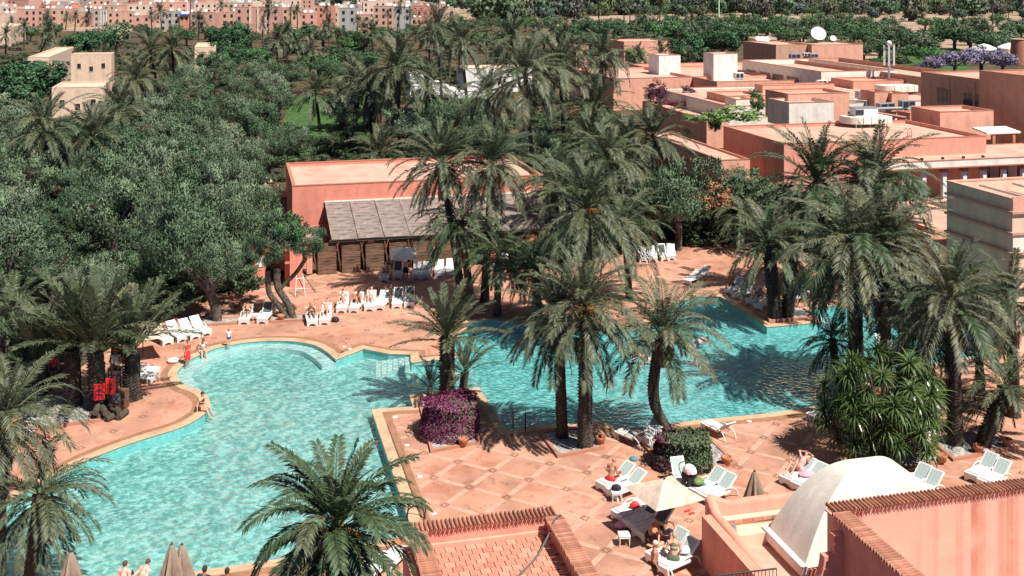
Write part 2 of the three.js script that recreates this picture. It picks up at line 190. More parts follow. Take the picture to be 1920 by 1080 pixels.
// pattern of the deck: pale bands from rosette to rosette
{
  const rgeo = (() => { const l = []; for (let k = 0; k < 8; k++) { const a = k * Math.PI / 4 + 0.39; l.push(new THREE.BoxGeometry(0.075, 0.006, 0.045).rotateY(-a).translate(Math.cos(a) * (k % 2 ? 0.13 : 0.17), 0.012, Math.sin(a) * (k % 2 ? 0.13 : 0.17))); } return merged(l); })();
  const seen = (x, d) => [960 + x * FOCAL / d, HORIZON + FOCAL * EYE / d];
  const zones = [
    { a: [1.627, -0.932], b: [-0.989, -1.66], o: [-2.501, 50.98], i: [-5, 16], j: [-12, 8], ok: (px, py) => py > 742 && px > 700 && px < 1930 },
    { a: [1.595, -0.859], b: [-0.965, -1.684], o: [-2.563 - 0.4 * 1.595, 51.353 + 0.4 * 0.859], i: [-20, 4], j: [-20, -2], ok: (px, py) => py < 690 && px > 395 && px < 1370 },
    { a: [1.56, -1.0], b: [-0.85, -1.9], o: [-18.75, 56.3], i: [-6, 6], j: [-6, 6], ok: (px, py) => px < 396 && py > 560 },
  ];
  const bandGeo = new Map(); let bands = 0;
  for (const z of zones) {
    const pt = (i, j) => { const x = z.o[0] + z.a[0] * i + z.b[0] * j, d = z.o[1] + z.a[1] * i + z.b[1] * j; return V(x, 0, -d); };
    const good = (p, m = 0.95) => { const d = -p.z; if (d < 20) return false; const [px, py] = seen(p.x, d); return px > -30 && px < 1950 && py < 1110 && z.ok(px, py) && inside(p, DECK) && !inside(p, POOL) && edgeDistance(p, POOL) > m; };
    for (let i = z.i[0]; i <= z.i[1]; i++) for (let j = z.j[0]; j <= z.j[1]; j++) {
      const p = pt(i, j), g0 = good(p);
      if (g0) { const r = mesh('rosette', rgeo, M.rosette, deck); r.position.copy(p); r.rotation.y = 0.54; }
      for (const q of [pt(i + 1, j), pt(i, j + 1)]) {
        const dir = q.clone().sub(p), L = dir.length(); let t0 = 1, t1 = 0;
        for (let k = 0; k <= 24; k++) { const c = p.clone().addScaledVector(dir, k / 24); if (good(c, 0.9)) { t0 = Math.min(t0, k / 24); t1 = Math.max(t1, k / 24); } }
        t0 = Math.max(t0, 0.15 / 1); t1 = Math.min(t1, 0.85); if (t1 - t0 < 0.15 || bands >= 300) continue;
        const len = Math.round((t1 - t0) * L * 10) / 10; if (!bandGeo.has(len)) bandGeo.set(len, metric(box(len, 0.008, 0.25)));
        const b = mesh('paving_band', bandGeo.get(len), M.band, deck); b.position.copy(p.clone().addScaledVector(dir, (t0 + t1) / 2)); b.position.y = 0.001; b.rotation.y = Math.atan2(-dir.z, dir.x); bands++;
      }
    }
  }
  // dashed drain slots along the edge of the peninsula, round pool lights
  const a = at(727, 800), b = at(792, 975);
  for (let k = 0; k < 24; k++) { const m = mesh('drain_slot', bandGeo.slot ??= box(0.05, 0.006, 0.34), M.rosette, deck); m.position.lerpVectors(a, b, k / 24); m.position.y = 0.037; m.rotation.y = Math.atan2(b.x - a.x, b.z - a.z); }
  for (const [x, y] of [[741, 782], [763, 835], [787, 894], [814, 963], [646, 650], [1405, 790], [656, 654]]) { const m = mesh('deck_light', bandGeo.lamp ??= new THREE.CylinderGeometry(0.1, 0.12, 0.02, 14).translate(0, 0.016, 0), M.white2, deck); m.position.copy(at(x, y)); }
}
// planting beds with kerbs and white gravel
function bed(label, pts, { soil = M.gravel, kerb = 0.16, h = 0.14 } = {}) {
  const ring = pts.map(([x, y]) => at(x, y)), inn = offsetRing(ring, -kerb), g = thing('planting_bed', label, 'planting bed', 'planting beds on the deck');
  mesh('gravel', prism(inn, 0.002, h - 0.05), soil, g, 'stuff');
  const n = ring.length; for (let i = 0; i < n; i++) { const j = (i + 1) % n; mesh('kerb', prism([ring[i], ring[j], inn[j], inn[i]], 0.002, h), M.kerb, g); }
  return g;
}
bed('kerbed gravel bed under the purple bougainvillea on the peninsula', [[783, 752], [807, 850], [900, 833], [880, 752]]);
bed('kerbed white gravel bed round the two tall palms by the ladder', [[1010, 813], [1045, 860], [1134, 842], [1112, 803]]);
bed('kerbed white gravel bed round the curved palm and trimmed bougainvillea', [[1200, 830], [1250, 890], [1384, 874], [1330, 822]]);
bed('kerbed white gravel bed under the big sword-leaved shrub', [[1560, 812], [1625, 905], [1775, 867], [1722, 827]]);
bed('kerbed white gravel bed under the palm clump by the paired loungers', [[1741, 826], [1787, 866], [1913, 842], [1860, 808]]);
bed('kerbed white gravel bed on the palm island', [[1430, 583], [1442, 606], [1528, 599], [1508, 580]], { h: 0.2 });
bed('narrow gravel bed at the foot of the big bankside olive', [[372, 601], [368, 613], [452, 608], [456, 597]]);
bed('narrow gravel bed at the foot of the leaning twin-trunked olive', [[508, 594], [506, 606], [574, 602], [572, 592]]);
bed('gravel strip under the palm clump beside the red panels', [[28, 770], [40, 812], [196, 790], [210, 742], [120, 735]]);
const potGeo = new THREE.LatheGeometry([[0, 0], [0.15, 0], [0.2, 0.2], [0.23, 0.24], [0.23, 0.32], [0.19, 0.32], [0.17, 0.24], [0, 0.24]].map(([x, y]) => new THREE.Vector2(x, y)), 16);
for (const [x, y, l] of [[868, 838, 'beside the purple bougainvillea'], [1126, 836, 'at the corner of the two-palm bed'], [1362, 874, 'at the corner of the trimmed bush bed'], [1766, 870, 'at the corner of the sword-leaved shrub bed'], [1835, 852, 'in front of the leaning trunk'], [1888, 840, 'at the outer corner of the palm clump bed'], [435, 562, 'at the edge of the hedge by the pavilion'], [527, 603, 'under the leaning olive'], [1700, 690, 'behind the sword-leaved shrub'], [748, 1037, 'behind the white lounger near the tiled parapet']]) { const m = mesh('clay_pot', potGeo, M.pot); m.position.copy(at(x, y)); m.position.y = 0.1; tag(m, 'terracotta pot ' + l, 'pot', 'terracotta pots'); m.scale.setScalar(1.1); }
// lawns, sandy clearing
const lawn = (label, pts, y = -0.05) => { const m = structure('lawn', sheet(pts.map(([x, y2]) => at(x, y2)), y), M.grass, label); return m; };
lawn('bright lawn between the olive trees behind the pavilion', [[380, 350], [470, 360], [500, 300], [390, 295]]);
lawn('lawn with a lone palm beyond the olives', [[530, 255], [700, 262], [700, 180], [540, 180]]);
lawn('scrap of lawn behind the bankside palms', [[110, 500], [190, 490], [180, 440], [110, 445]]);
lawn('green garden beyond the hotel roofs', [[1640, 130], [1820, 135], [1800, 92], [1650, 88]]);
structure('sandy_field', sheet([[1000, 62], [1080, 30], [1500, 22], [2100, 20], [2100, 118], [1560, 118], [1380, 62]].map(([x, y]) => at(x, y)), -0.06), M.sand, 'sandy open field beyond the hotel');
structure('town_ground', sheet([[-300, 56], [-300, 4], [950, 4], [900, 50], [500, 60]].map(([x, y]) => at(x, y)), -0.065), M.sand, 'pale dusty ground of the town');

const ORD = ['first', 'second', 'third', 'fourth', 'fifth', 'sixth', 'seventh', 'eighth', 'ninth', 'tenth', 'eleventh', 'twelfth', 'thirteenth', 'fourteenth', 'fifteenth', 'sixteenth', 'seventeenth', 'eighteenth', 'nineteenth', 'twentieth', 'twenty-first', 'twenty-second', 'twenty-third', 'twenty-fourth', 'twenty-fifth', 'twenty-sixth', 'twenty-seventh', 'twenty-eighth', 'twenty-ninth', 'thirtieth', 'thirty-first', 'thirty-second', 'thirty-third', 'thirty-fourth', 'thirty-fifth', 'thirty-sixth', 'thirty-seventh', 'thirty-eighth', 'thirty-ninth', 'fortieth', 'forty-first', 'forty-second'];
function orderOf(list, keyOf) { const by = new Map(); list.forEach((e, i) => { const k = keyOf(e); by.set(k, [...(by.get(k) ?? []), i]); }); const out = []; for (const l of by.values()) l.sort((a, b) => list[a][0] - list[b][0]).forEach((i, n) => { out[i] = ORD[n]; }); return out; }
// ------------------------------------------------------------------ palms
function pushTri(P, C, a, b, c, col) { P.push(a.x, a.y, a.z, b.x, b.y, b.z, c.x, c.y, c.z); for (let k = 0; k < 3; k++) C.push(col[0], col[1], col[2]); }
function build(P, C) { const g = new THREE.BufferGeometry(); g.setAttribute('position', new THREE.Float32BufferAttribute(P, 3)); g.setAttribute('color', new THREE.Float32BufferAttribute(C, 3)); if (P.n) g.setAttribute('normal', new THREE.Float32BufferAttribute(P.n, 3)); else g.computeVertexNormals(); return g; }
function frondInto(P, C, rng, e0, droop, { leaflets = 44, width = 0.0135, len = 0.2, vee = 0.3, stiff = 0.6, bare = 0.16, rib = true } = {}, place = (v) => v) {
  const N = 24, pts = [V(0, 0, 0)]; let twist = (rng() - 0.5) * 0.5;
  for (let i = 1; i <= N; i++) { const t = i / N, e = e0 - droop * Math.pow(t, 1.5), yaw = twist * t * t; pts.push(pts[i - 1].clone().add(V(Math.cos(e) * Math.cos(yaw), Math.sin(e), Math.cos(e) * Math.sin(yaw)).divideScalar(N))); }
  const posAt = (t) => { const f = clamp(t, 0, 0.9999) * N, i = Math.floor(f); return pts[i].clone().lerp(pts[i + 1], f - i); };
  const tanAt = (t) => { const i = clamp(Math.floor(t * N), 0, N - 1); return pts[i + 1].clone().sub(pts[i]).normalize(); };
  const tri = (a, b, c, col) => pushTri(P, C, place(a), place(b), place(c), col);
  if (rib) for (let i = 0; i < 8; i++) {                                  // rachis: a tapering three-sided bar
    const t0 = i / 8, t1 = (i + 1) / 8, w0 = lerp(0.012, 0.002, t0), w1 = lerp(0.012, 0.002, t1), a = posAt(t0), b = posAt(t1), up = V(0, 1, 0), B = tanAt(t0).cross(up).normalize();
    const q = (p, w, k) => p.clone().addScaledVector(B, k === 0 ? -w : k === 1 ? w : 0).add(V(0, k === 2 ? w * 0.9 : -w * 0.3, 0)), col = [1.35, 1.25, 0.85];
    for (let k = 0; k < 3; k++) { const m = (k + 1) % 3; tri(q(a, w0, k), q(b, w1, k), q(a, w0, m), col); tri(q(a, w0, m), q(b, w1, k), q(b, w1, m), col); }
  }
  for (let i = 0; i < leaflets; i++) for (const s of [-1, 1]) {
    const t = lerp(bare, 0.995, (i + rng() * 0.6) / leaflets), T = tanAt(t), B = T.clone().cross(V(0, 1, 0)).normalize(), Nn = B.clone().cross(T).normalize(), u = (t - bare) / (1 - bare);
    const l = len * (0.35 + 0.65 * Math.pow(Math.sin(Math.PI * clamp(u * 0.82 + 0.12, 0, 1)), 0.7)) * (0.85 + 0.3 * rng());
    const d = T.clone().multiplyScalar(lerp(stiff, 1.1, u * u)).addScaledVector(B, s * (0.8 + 0.2 * rng())).addScaledVector(Nn, vee * (0.4 + rng())).normalize();
    const a = posAt(t), m = a.clone().addScaledVector(d, l * 0.45), e = a.clone().addScaledVector(d, l); m.y -= l * 0.04; e.y -= l * (0.16 + 0.26 * rng());
    const side = d.clone().cross(Nn).normalize().multiplyScalar(width * (0.8 + 0.5 * rng())); side.addScaledVector(Nn, width * (rng() - 0.5));
    const k = 0.55 + 0.85 * rng(), w = rng() < 0.12 ? 0.35 : 0, col = [k * (1 + w), k * (1 + w * 0.6), k];
    tri(a, m.clone().add(side), m.clone().sub(side), col); tri(m.clone().add(side), e, m.clone().sub(side), col);
  }
}
const CLASSES = [[84, 22], [74, 42], [62, 62], [50, 78], [36, 88], [20, 86], [4, 76], [-14, 62], [-38, 40]].map(([e, d]) => [e * Math.PI / 180, d * Math.PI / 180]);
function frondSet(seed, opts, bend = 1) { const r = rngOf(seed); return CLASSES.map(([e, d]) => [0, 1].map(() => { const P = [], C = []; frondInto(P, C, r, e, d * bend * (0.85 + 0.3 * r()), opts); return build(P, C); })); }
const ARCHING = frondSet(5, { leaflets: 50, len: 0.15, width: 0.0078, vee: 0.36, stiff: 0.75 }, 0.86), ARCHED = frondSet(6, { leaflets: 46, len: 0.165, width: 0.0078, vee: 0.22, stiff: 0.65 }, 1.05), STIFF = frondSet(8, { leaflets: 56, stiff: 0.95, vee: 0.42, len: 0.14, width: 0.0075 }, 0.42), LUSH = frondSet(14, { leaflets: 54, len: 0.17, width: 0.0105, vee: 0.22, stiff: 0.75 }, 0.92);
const DEAD = (() => { const r = rngOf(77); return [0, 1].map(() => { const P = [], C = []; frondInto(P, C, r, -1.15, 0.25, { leaflets: 30, len: 0.13, vee: -0.3, stiff: 1.2 }); return build(P, C); }); })();
function trunkGeo(path, r0, r1, rough = 0.13, step = 0.075) {
  const L = path.getLength(), rows = Math.max(6, Math.round(L / step)), seg = 14, P = [], U = [], idx = [], fr = path.computeFrenetFrames(rows);
  for (let i = 0; i <= rows; i++) { const t = i / rows, p = path.getPointAt(t), R = lerp(r0, r1, Math.pow(t, 0.7)) * (1 + 0.16 * Math.exp(-t * L / 0.35)); for (let k = 0; k <= seg; k++) { const kk = k % seg, a = kk / seg * Math.PI * 2, bump = ((i + kk) % 2 ? 1 : -1) * rough + (((Math.sin(i * 12.9 + kk * 78.2) * 43758.5) % 1) * rough * 0.7), r = R * (1 + bump); P.push(p.x + Math.cos(a) * r, p.y, p.z + Math.sin(a) * r); U.push(a * r0, t * L); } }
  for (let i = 0; i < rows; i++) for (let k = 0; k < seg; k++) { const a = i * (seg + 1) + k, b = a + seg + 1; idx.push(a, b, a + 1, a + 1, b, b + 1); }
  const g = new THREE.BufferGeometry(); g.setAttribute('position', new THREE.Float32BufferAttribute(P, 3)); g.setAttribute('uv', new THREE.Float32BufferAttribute(U, 2)); g.setIndex(idx); g.computeVertexNormals(); return g;
}
const fruitGeo = (() => { const r = rngOf(31), l = []; for (let k = 0; k < 26; k++) { const a = r() * 7, o = 0.25 + 0.45 * r(), h = -0.15 - 0.5 * r(); l.push(new THREE.TubeGeometry(new THREE.QuadraticBezierCurve3(V(0, 0, 0), V(Math.cos(a) * o * 0.8, 0.22, Math.sin(a) * o * 0.8), V(Math.cos(a) * o, h, Math.sin(a) * o)), 5, 0.014, 3)); } return merged(l); })();
let palmSeed = 100;
function palm(label, [bx, by], [hx, hy], { L = 3.6, n = 40, set = ARCHING, m = 0, r0 = 0.24, r1 = 0.2, lo = 8.1, hi = 0, bow = 0, fruit = false, dead = 2, boots = false, rough = 0.13, group = 'date palms round the pool' } = {}) {
  const rng = rngOf(palmSeed++); if (set === ARCHING && palmSeed % 3 === 0) set = ARCHED; const p = at(bx, by), s = scaleAt(by), H = Math.max(0.5, (by - hy) / s), X = (hx - bx) / s;
  const g = thing('date_palm', label, 'palm tree', group, p, 0), path = new THREE.CatmullRomCurve3([V(0, -0.1, 0), V(X * 0.3 + bow * 0.7, H * 0.33, 0.05), V(X * 0.7 + bow * 0.5, H * 0.7, 0), V(X, H, 0)]);
  mesh('trunk', trunkGeo(path, r0, r1, rough), M.trunk, g);
  if (boots) mesh('boot_crown', new THREE.SphereGeometry(r1 * 2.1, 14, 10).scale(1, 1.5, 1).translate(X, H - r1 * 2.6, 0), M.trunk, g);
  const heart = V(X, H, 0);
  n = Math.round(n * 1.2);
  for (let k = 0; k < n; k++) {
    const u = (k + 0.5) / n, c = clamp(Math.round(lerp(hi, lo, Math.pow(u, 0.85)) + (rng() - 0.5) * 1.1), 0, 8), f = mesh('frond', set[c][rng() < 0.5 ? 0 : 1], frondMats[(m + (rng() < 0.25 ? 1 : 0)) % 4], g);
    f.rotation.set(0, k * 2.39996 + (rng() - 0.5) * 0.4, 0); f.scale.setScalar(L * (0.85 + 0.28 * rng()) * (c < 2 ? 0.82 : 1)); f.position.copy(heart).add(V(0, 0.12 - 0.05 * c, 0));
  }
  for (let k = 0; k < dead; k++) { const f = mesh('dead_frond', DEAD[k % 2], M.deadLeaf, g); f.rotation.y = rng() * 6.28; f.scale.setScalar(L * (0.45 + 0.25 * rng())); f.position.copy(heart).add(V(0, -0.4, 0)); }
  if (fruit) for (let k = 0; k < 3; k++) { const f = mesh('fruit_cluster', fruitGeo, M.fruit, g), a = k * 2.1 + 0.5; f.position.copy(heart).add(V(Math.cos(a) * 0.3, -0.05, Math.sin(a) * 0.3 + 0.1)); f.scale.setScalar(0.9); f.rotation.y = a; }
  return g;
}
M.deadLeaf = leafMat(0.27, 0.19, 0.115);
const far = { group: 'palms of the garden behind the pavilion' };
// in front and on the near banks
palm('lush bright palm with orange fruit stalks rising before the near pool edge', [650, 1352], [632, 990], { L: 3.1, n: 46, set: LUSH, m: 3, fruit: true, lo: 8.2, r0: 0.3, r1: 0.3, dead: 0 });
palm('palm with flower stalks at the picture edge left of the pool', [-5, 1085], [8, 795], { L: 3.0, n: 42, fruit: true, m: 0 });
palm('drooping dusty palm below the edge palm, left of the closed parasol', [55, 1112], [72, 925], { L: 2.6, n: 40, m: 0, hi: 2.5, lo: 8.8, dead: 4 });
palm('rough-trunked palm left of the red panels, second from the bank', [137, 762], [133, 655], { L: 4.6, n: 24, set: STIFF, r0: 0.42, r1: 0.36, rough: 0.2, lo: 4.4, m: 1, dead: 0 });
palm('thick pineapple-trunked palm directly behind the red panels', [182, 768], [178, 660], { L: 4.9, n: 26, set: STIFF, r0: 0.44, r1: 0.38, rough: 0.2, lo: 4.4, m: 1, dead: 0 });
palm('pineapple-trunked palm standing alone right of the red panels', [248, 748], [246, 663], { L: 4.2, n: 24, set: STIFF, r0: 0.42, r1: 0.36, rough: 0.2, lo: 4.2, m: 1, dead: 0 });
palm('short-trunked palm hidden low in the bankside clump', [72, 742], [70, 690], { L: 4.0, n: 24, set: STIFF, r0: 0.4, r1: 0.36, rough: 0.2, lo: 4.5, m: 3, dead: 0 });
palm('palm at the picture edge behind the bankside clump', [10, 700], [12, 610], { L: 3.8, n: 30, m: 1, lo: 7 });
palm('stout palm standing in the purple bougainvillea', [836, 742], [838, 632], { L: 3.1, n: 34, set: STIFF, r0: 0.34, r1: 0.38, rough: 0.2, lo: 5.6, dead: 1 });
palm('small slender palm beside the stout one in the bougainvillea', [866, 742], [872, 697], { L: 2.3, n: 15, set: STIFF, r0: 0.2, r1: 0.2, lo: 5.2, m: 1, dead: 0 });
palm('knee-high palm tuft at the back of the bougainvillea bed', [806, 742], [806, 728], { L: 1.9, n: 10, set: STIFF, r0: 0.12, r1: 0.12, lo: 5, m: 3, dead: 0 });
palm('tall palm nearer the pool ladder, thinner of the gravel-bed pair', [1054, 822], [1046, 600], { L: 3.4, n: 38, m: 0, r0: 0.27, r1: 0.24, fruit: true });
palm('tall palm with the thicker trunk of the gravel-bed pair', [1096, 840], [1098, 575], { L: 3.5, n: 42, m: 0, r0: 0.35, r1: 0.3, fruit: true });
palm('palm with a bowed trunk and shaggy neck on the right of the pair', [1258, 815], [1243, 632], { L: 3.6, n: 38, m: 2, r0: 0.26, r1: 0.26, bow: -1.0, boots: true, hi: 0.5, lo: 6.4 });
// north bank and centre
palm('broad-crowned palm with orange stalks rising behind the gravel-bed pair', [1108, 640], [1100, 390], { L: 4.4, n: 46, m: 0, r0: 0.3, fruit: true });
palm('left of the two tallest palms at the north bank', [866, 560], [828, 305], { L: 3.9, n: 46, m: 1, r0: 0.3, dead: 5 });
palm('right of the two tallest palms at the north bank', [908, 566], [922, 310], { L: 4.0, n: 48, m: 1, r0: 0.3, dead: 5 });
palm('shaggy mid-height palm between the tall pair at the north bank', [884, 572], [862, 415], { L: 3.7, n: 40, m: 3, hi: 3, dead: 6, r0: 0.3 });
palm('drooping dark palm low at the north bank near the poolside table', [932, 590], [935, 470], { L: 3.3, n: 34, m: 3, hi: 2 });
palm('dark low palm behind the broad-crowned one', [1010, 600], [1005, 500], { L: 3.3, n: 34, m: 3, hi: 1 });
palm('palm leaning in behind the bowed palm', [1180, 560], [1170, 420], { L: 3.8, n: 38, m: 1, hi: 1 });
palm('palm in shade right of the pavilion end', [1050, 480], [1045, 345], { L: 4.2, n: 38, m: 1, hi: 1 });
palm('grey-green palm above the dark shrubbery', [1150, 470], [1140, 300], { L: 4.3, n: 42, m: 0 });
// island and right
palm('thick-trunked palm on the island, left of its pair', [1453, 600], [1440, 455], { L: 3.4, n: 40, m: 2, r0: 0.42, r1: 0.38, rough: 0.2, lo: 7.5 });
palm('thick-trunked palm on the island, right of its pair', [1475, 597], [1486, 470], { L: 3.2, n: 32, m: 1, r0: 0.4, r1: 0.36, rough: 0.2 });
palm('huge shaggy palm behind the sword-leaved shrub', [1605, 735], [1600, 470], { L: 4.6, n: 52, m: 2, r0: 0.4, r1: 0.36, dead: 4 });
palm('second huge palm behind the sword-leaved shrub, nearer the tower', [1655, 720], [1655, 455], { L: 4.3, n: 48, m: 0, r0: 0.4, r1: 0.36, dead: 5 });
palm('palm with long upright fronds against the pink terrace wall', [1560, 560], [1530, 345], { L: 5.0, n: 40, m: 3, lo: 7 });
palm('palm with windswept upright fronds nearest the portico', [1620, 560], [1640, 340], { L: 5.2, n: 42, m: 3, lo: 7 });
palm('palm with an old frond skirt right of the shrub', [1737, 800], [1735, 590], { L: 3.2, n: 34, m: 1, r0: 0.32, boots: true, hi: 2, dead: 5 });
palm('palm with a swollen neck before the grey tower', [1790, 835], [1782, 560], { L: 3.6, n: 42, m: 2, r0: 0.36, r1: 0.32, boots: true, lo: 7.6 });
palm('palm against the tower at the right picture edge', [1900, 780], [1895, 560], { L: 3.2, n: 38, m: 1, r0: 0.34 });
palm('leaning stout palm in the corner gravel bed', [1838, 838], [1885, 725], { L: 2.6, n: 30, m: 1, r0: 0.34, r1: 0.34, rough: 0.2, hi: 2 });
palm('small bushy palm in front of the pool arm, right of the shrub', [1838, 740], [1836, 672], { L: 2.4, n: 24, set: STIFF, m: 1, lo: 6.5, dead: 0 });
palm('small bushy palm behind the shrub by the pool arm', [1690, 710], [1695, 655], { L: 2.5, n: 22, set: STIFF, m: 3, lo: 6.5, dead: 0 });
palm('dense low palm at the foot of the huge pair', [1570, 715], [1560, 635], { L: 2.2, n: 34, m: 3, hi: 1, dead: 0 });
palm('palm with grey fronds in the dark garden beyond the island', [1420, 470], [1395, 400], { L: 3.2, n: 30, m: 0, hi: 2 });
// garden behind
for (const [b, h, L, m, l] of [
  [[1005, 395], [985, 140], 6.0, 0, 'tallest palm of the garden, right behind the pavilion roof'], [[1060, 330], [1050, 120], 5.2, 1, 'tall palm close right of the tallest one'], [[1130, 330], [1112, 205], 5.6, 0, 'palm before the bougainvillea roof terrace'], [[1118, 265], [1130, 108], 5.4, 0, 'slim palm left of the white roof towers'],
  [[1178, 395], [1108, 270], 4.8, 3, 'dark palm in the thicket behind the broad-crowned one'], [[1235, 390], [1225, 258], 4.8, 1, 'palm left of the vine-covered roof'], [[1190, 385], [1175, 275], 4.4, 1, 'low palm in the thicket before the roofs'], [[760, 350], [712, 290], 4.4, 1, 'low palm behind the pavilion roof'],
  [[750, 300], [745, 125], 6.0, 0, 'largest crown of the grey palm clump'], [[700, 290], [690, 165], 5.4, 0, 'left crown of the grey palm clump'], [[800, 280], [800, 160], 5.2, 0, 'right crown of the grey palm clump'], [[600, 245], [592, 175], 4.6, 1, 'lone palm on the garden lawn'],
  [[98, 395], [82, 245], 5.2, 1, 'left of the two big palms among the olives'], [[175, 385], [172, 258], 4.9, 1, 'right of the two big palms among the olives'], [[250, 300], [225, 210], 4.8, 1, 'palm above the olives before the beige block'], [[262, 235], [255, 150], 5.2, 2, 'dusty palm right of the beige block'],
  [[300, 190], [282, 98], 5.6, 0, 'crown of the twin palms with leaning frond fan'], [[330, 195], [322, 90], 5.4, 1, 'darker crown of the twin palms before the town'], [[942, 300], [915, 175], 5.2, 1, 'palm left of the tallest palm'], [[880, 240], [865, 80], 5.4, 1, 'palm above the white steps'], [[830, 215], [820, 55], 6.0, 1, 'tall palm before the forest edge'], [[985, 230], [960, 75], 5.6, 1, 'palm before the sandy field'], [[405, 240], [395, 175], 4.4, 3, 'palm crown half sunk in the olives'],
]) palm(l, b, h, { L, m, n: 34, dead: 2, ...far });
// far palms: small in view, one crown each
function farCrown(seed, n, opts) { const r = rngOf(seed), P = [], C = []; for (let k = 0; k < n; k++) { const [e, d] = CLASSES[clamp(Math.floor(lerp(0, 8.9, (k + 0.5) / n)), 0, 8)], ry = k * 2.4 + r() * 0.3, s = 0.85 + 0.3 * r(), c = Math.cos(ry), sn = Math.sin(ry); frondInto(P, C, r, e, d, { leaflets: 15, width: 0.026, len: 0.2, ...opts }, (v) => V((v.x * c + v.z * sn) * s, v.y * s, (-v.x * sn + v.z * c) * s)); } return build(P, C); }
const FARCROWN = [farCrown(1, 30), farCrown(2, 26), farCrown(3, 32, { vee: 0.1 }), farCrown(4, 22)], farTrunk = trunkGeo(new THREE.CatmullRomCurve3([V(0, 0, 0), V(0.02, 0.5, 0), V(0, 1, 0)]), 1, 0.8, 0.1, 0.06);
function farPalm(label, bx, by, hx, hy, R, k, group) {
  const p = at(bx, by), s = scaleAt(by), H = (by - hy) / s, X = (hx - bx) / s, g = thing('garden_palm', label, 'palm tree', group, p);
  const t = mesh('trunk', new THREE.CylinderGeometry(0.2, 0.3, Math.hypot(H, X), 7).translate(0, Math.hypot(H, X) / 2, 0), M.trunk, g); t.rotation.z = -Math.atan2(X, H);
  const c = mesh('crown', FARCROWN[k % 4], frondMats[(k * 7) % 3], g); c.position.set(X, H, 0); c.rotation.y = k * 1.7; c.scale.setScalar(R);
}
[[45, 95, 45, 52, 4.6], [62, 130, 92, 62, 5], [85, 100, 85, 50, 4.4], [10, 110, 12, 65, 4.6], [140, 60, 142, 30, 4], [90, 52, 90, 26, 3.6], [123, 56, 125, 33, 4], [165, 50, 167, 24, 4.4], [305, 72, 300, 22, 6.0], [285, 60, 283, 30, 4], [372, 92, 373, 40, 5.2], [395, 60, 396, 40, 4], [415, 52, 415, 10, 4.6], [430, 52, 430, 22, 4], [503, 75, 503, 15, 6.0], [545, 60, 545, 18, 3.8], [558, 65, 557, 20, 4], [492, 80, 493, 44, 3.6], [520, 122, 520, 78, 6.5], [560, 130, 558, 85, 4.6], [605, 110, 610, 55, 4.4], [618, 95, 616, 42, 4], [612, 60, 612, 18, 3.6], [648, 62, 647, 18, 3.8], [670, 70, 670, 38, 3.6], [700, 112, 697, 60, 5], [682, 110, 682, 55, 4], [768, 70, 769, 27, 4.2], [728, 60, 727, 25, 3], [745, 62, 752, 5, 3.4], [805, 130, 805, 60, 5.2], [843, 150, 845, 62, 5.6], [875, 145, 873, 80, 4.6], [915, 160, 913, 62, 4.6], [945, 140, 945, 80, 5], [1010, 115, 1010, 55, 5], [1035, 120, 1035, 62, 4.4], [1055, 110, 1060, 60, 4.8], [1090, 60, 1092, 25, 4], [1125, 62, 1122, 20, 4], [1170, 70, 1170, 15, 4], [1180, 66, 1182, 8, 3.4], [1208, 72, 1210, 28, 4.4], [1235, 70, 1238, 22, 4.2], [1262, 68, 1262, 40, 3.8], [1295, 72, 1297, 40, 4.2], [1330, 100, 1333, 85, 5.2], [1395, 48, 1397, 10, 3.6], [1442, 50, 1443, 22, 3.4], [1475, 48, 1476, 20, 3.4], [1530, 44, 1531, 6, 3.6], [1565, 50, 1565, 2, 4.2], [1595, 42, 1595, 12, 3.4], [1545, 110, 1548, 92, 4], [1600, 112, 1595, 90, 4.2], [1240, 140, 1240, 102, 5], [1270, 130, 1270, 95, 4.6], [1160, 165, 1155, 125, 4.6], [1200, 150, 1195, 108, 4.4], [355, 62, 358, -2, 2.6], [20, 60, 22, 40, 4], [205, 92, 200, 66, 4.4], [180, 150, 178, 112, 4], [195, 148, 194, 105, 4.2], [142, 152, 142, 112, 4.2], [1862, 80, 1860, -8, 4], [1890, 45, 1892, 10, 3.6], [1780, 40, 1781, 4, 3.6], [640, 240, 642, 185, 4.5], [660, 215, 660, 150, 5], [540, 110, 538, 60, 5], [580, 140, 585, 95, 5], [1085, 150, 1083, 95, 5], [1300, 155, 1292, 120, 4.5]].forEach(([bx, by, hx, hy, R], k, all) => {
  const zone = (e) => e[1] < 75 ? (e[0] < 900 ? 0 : 1) : 2, ord = (farPalm.ord ??= orderOf(all, zone))[k];
  const group = by < 75 ? (bx < 900 ? 'slender palms before the town' : 'slender palms by the sandy field') : 'garden palms far behind the pool';
  farPalm(by < 75 ? (bx < 900 ? `slender palm, ${ord} from the left before the pink town houses` : `slender palm, ${ord} from the left at the sandy field`) : `small grey-green palm, ${ord} from the left in the garden far behind the pool`, bx, by, hx, hy, R * 0.82, k, group);
});

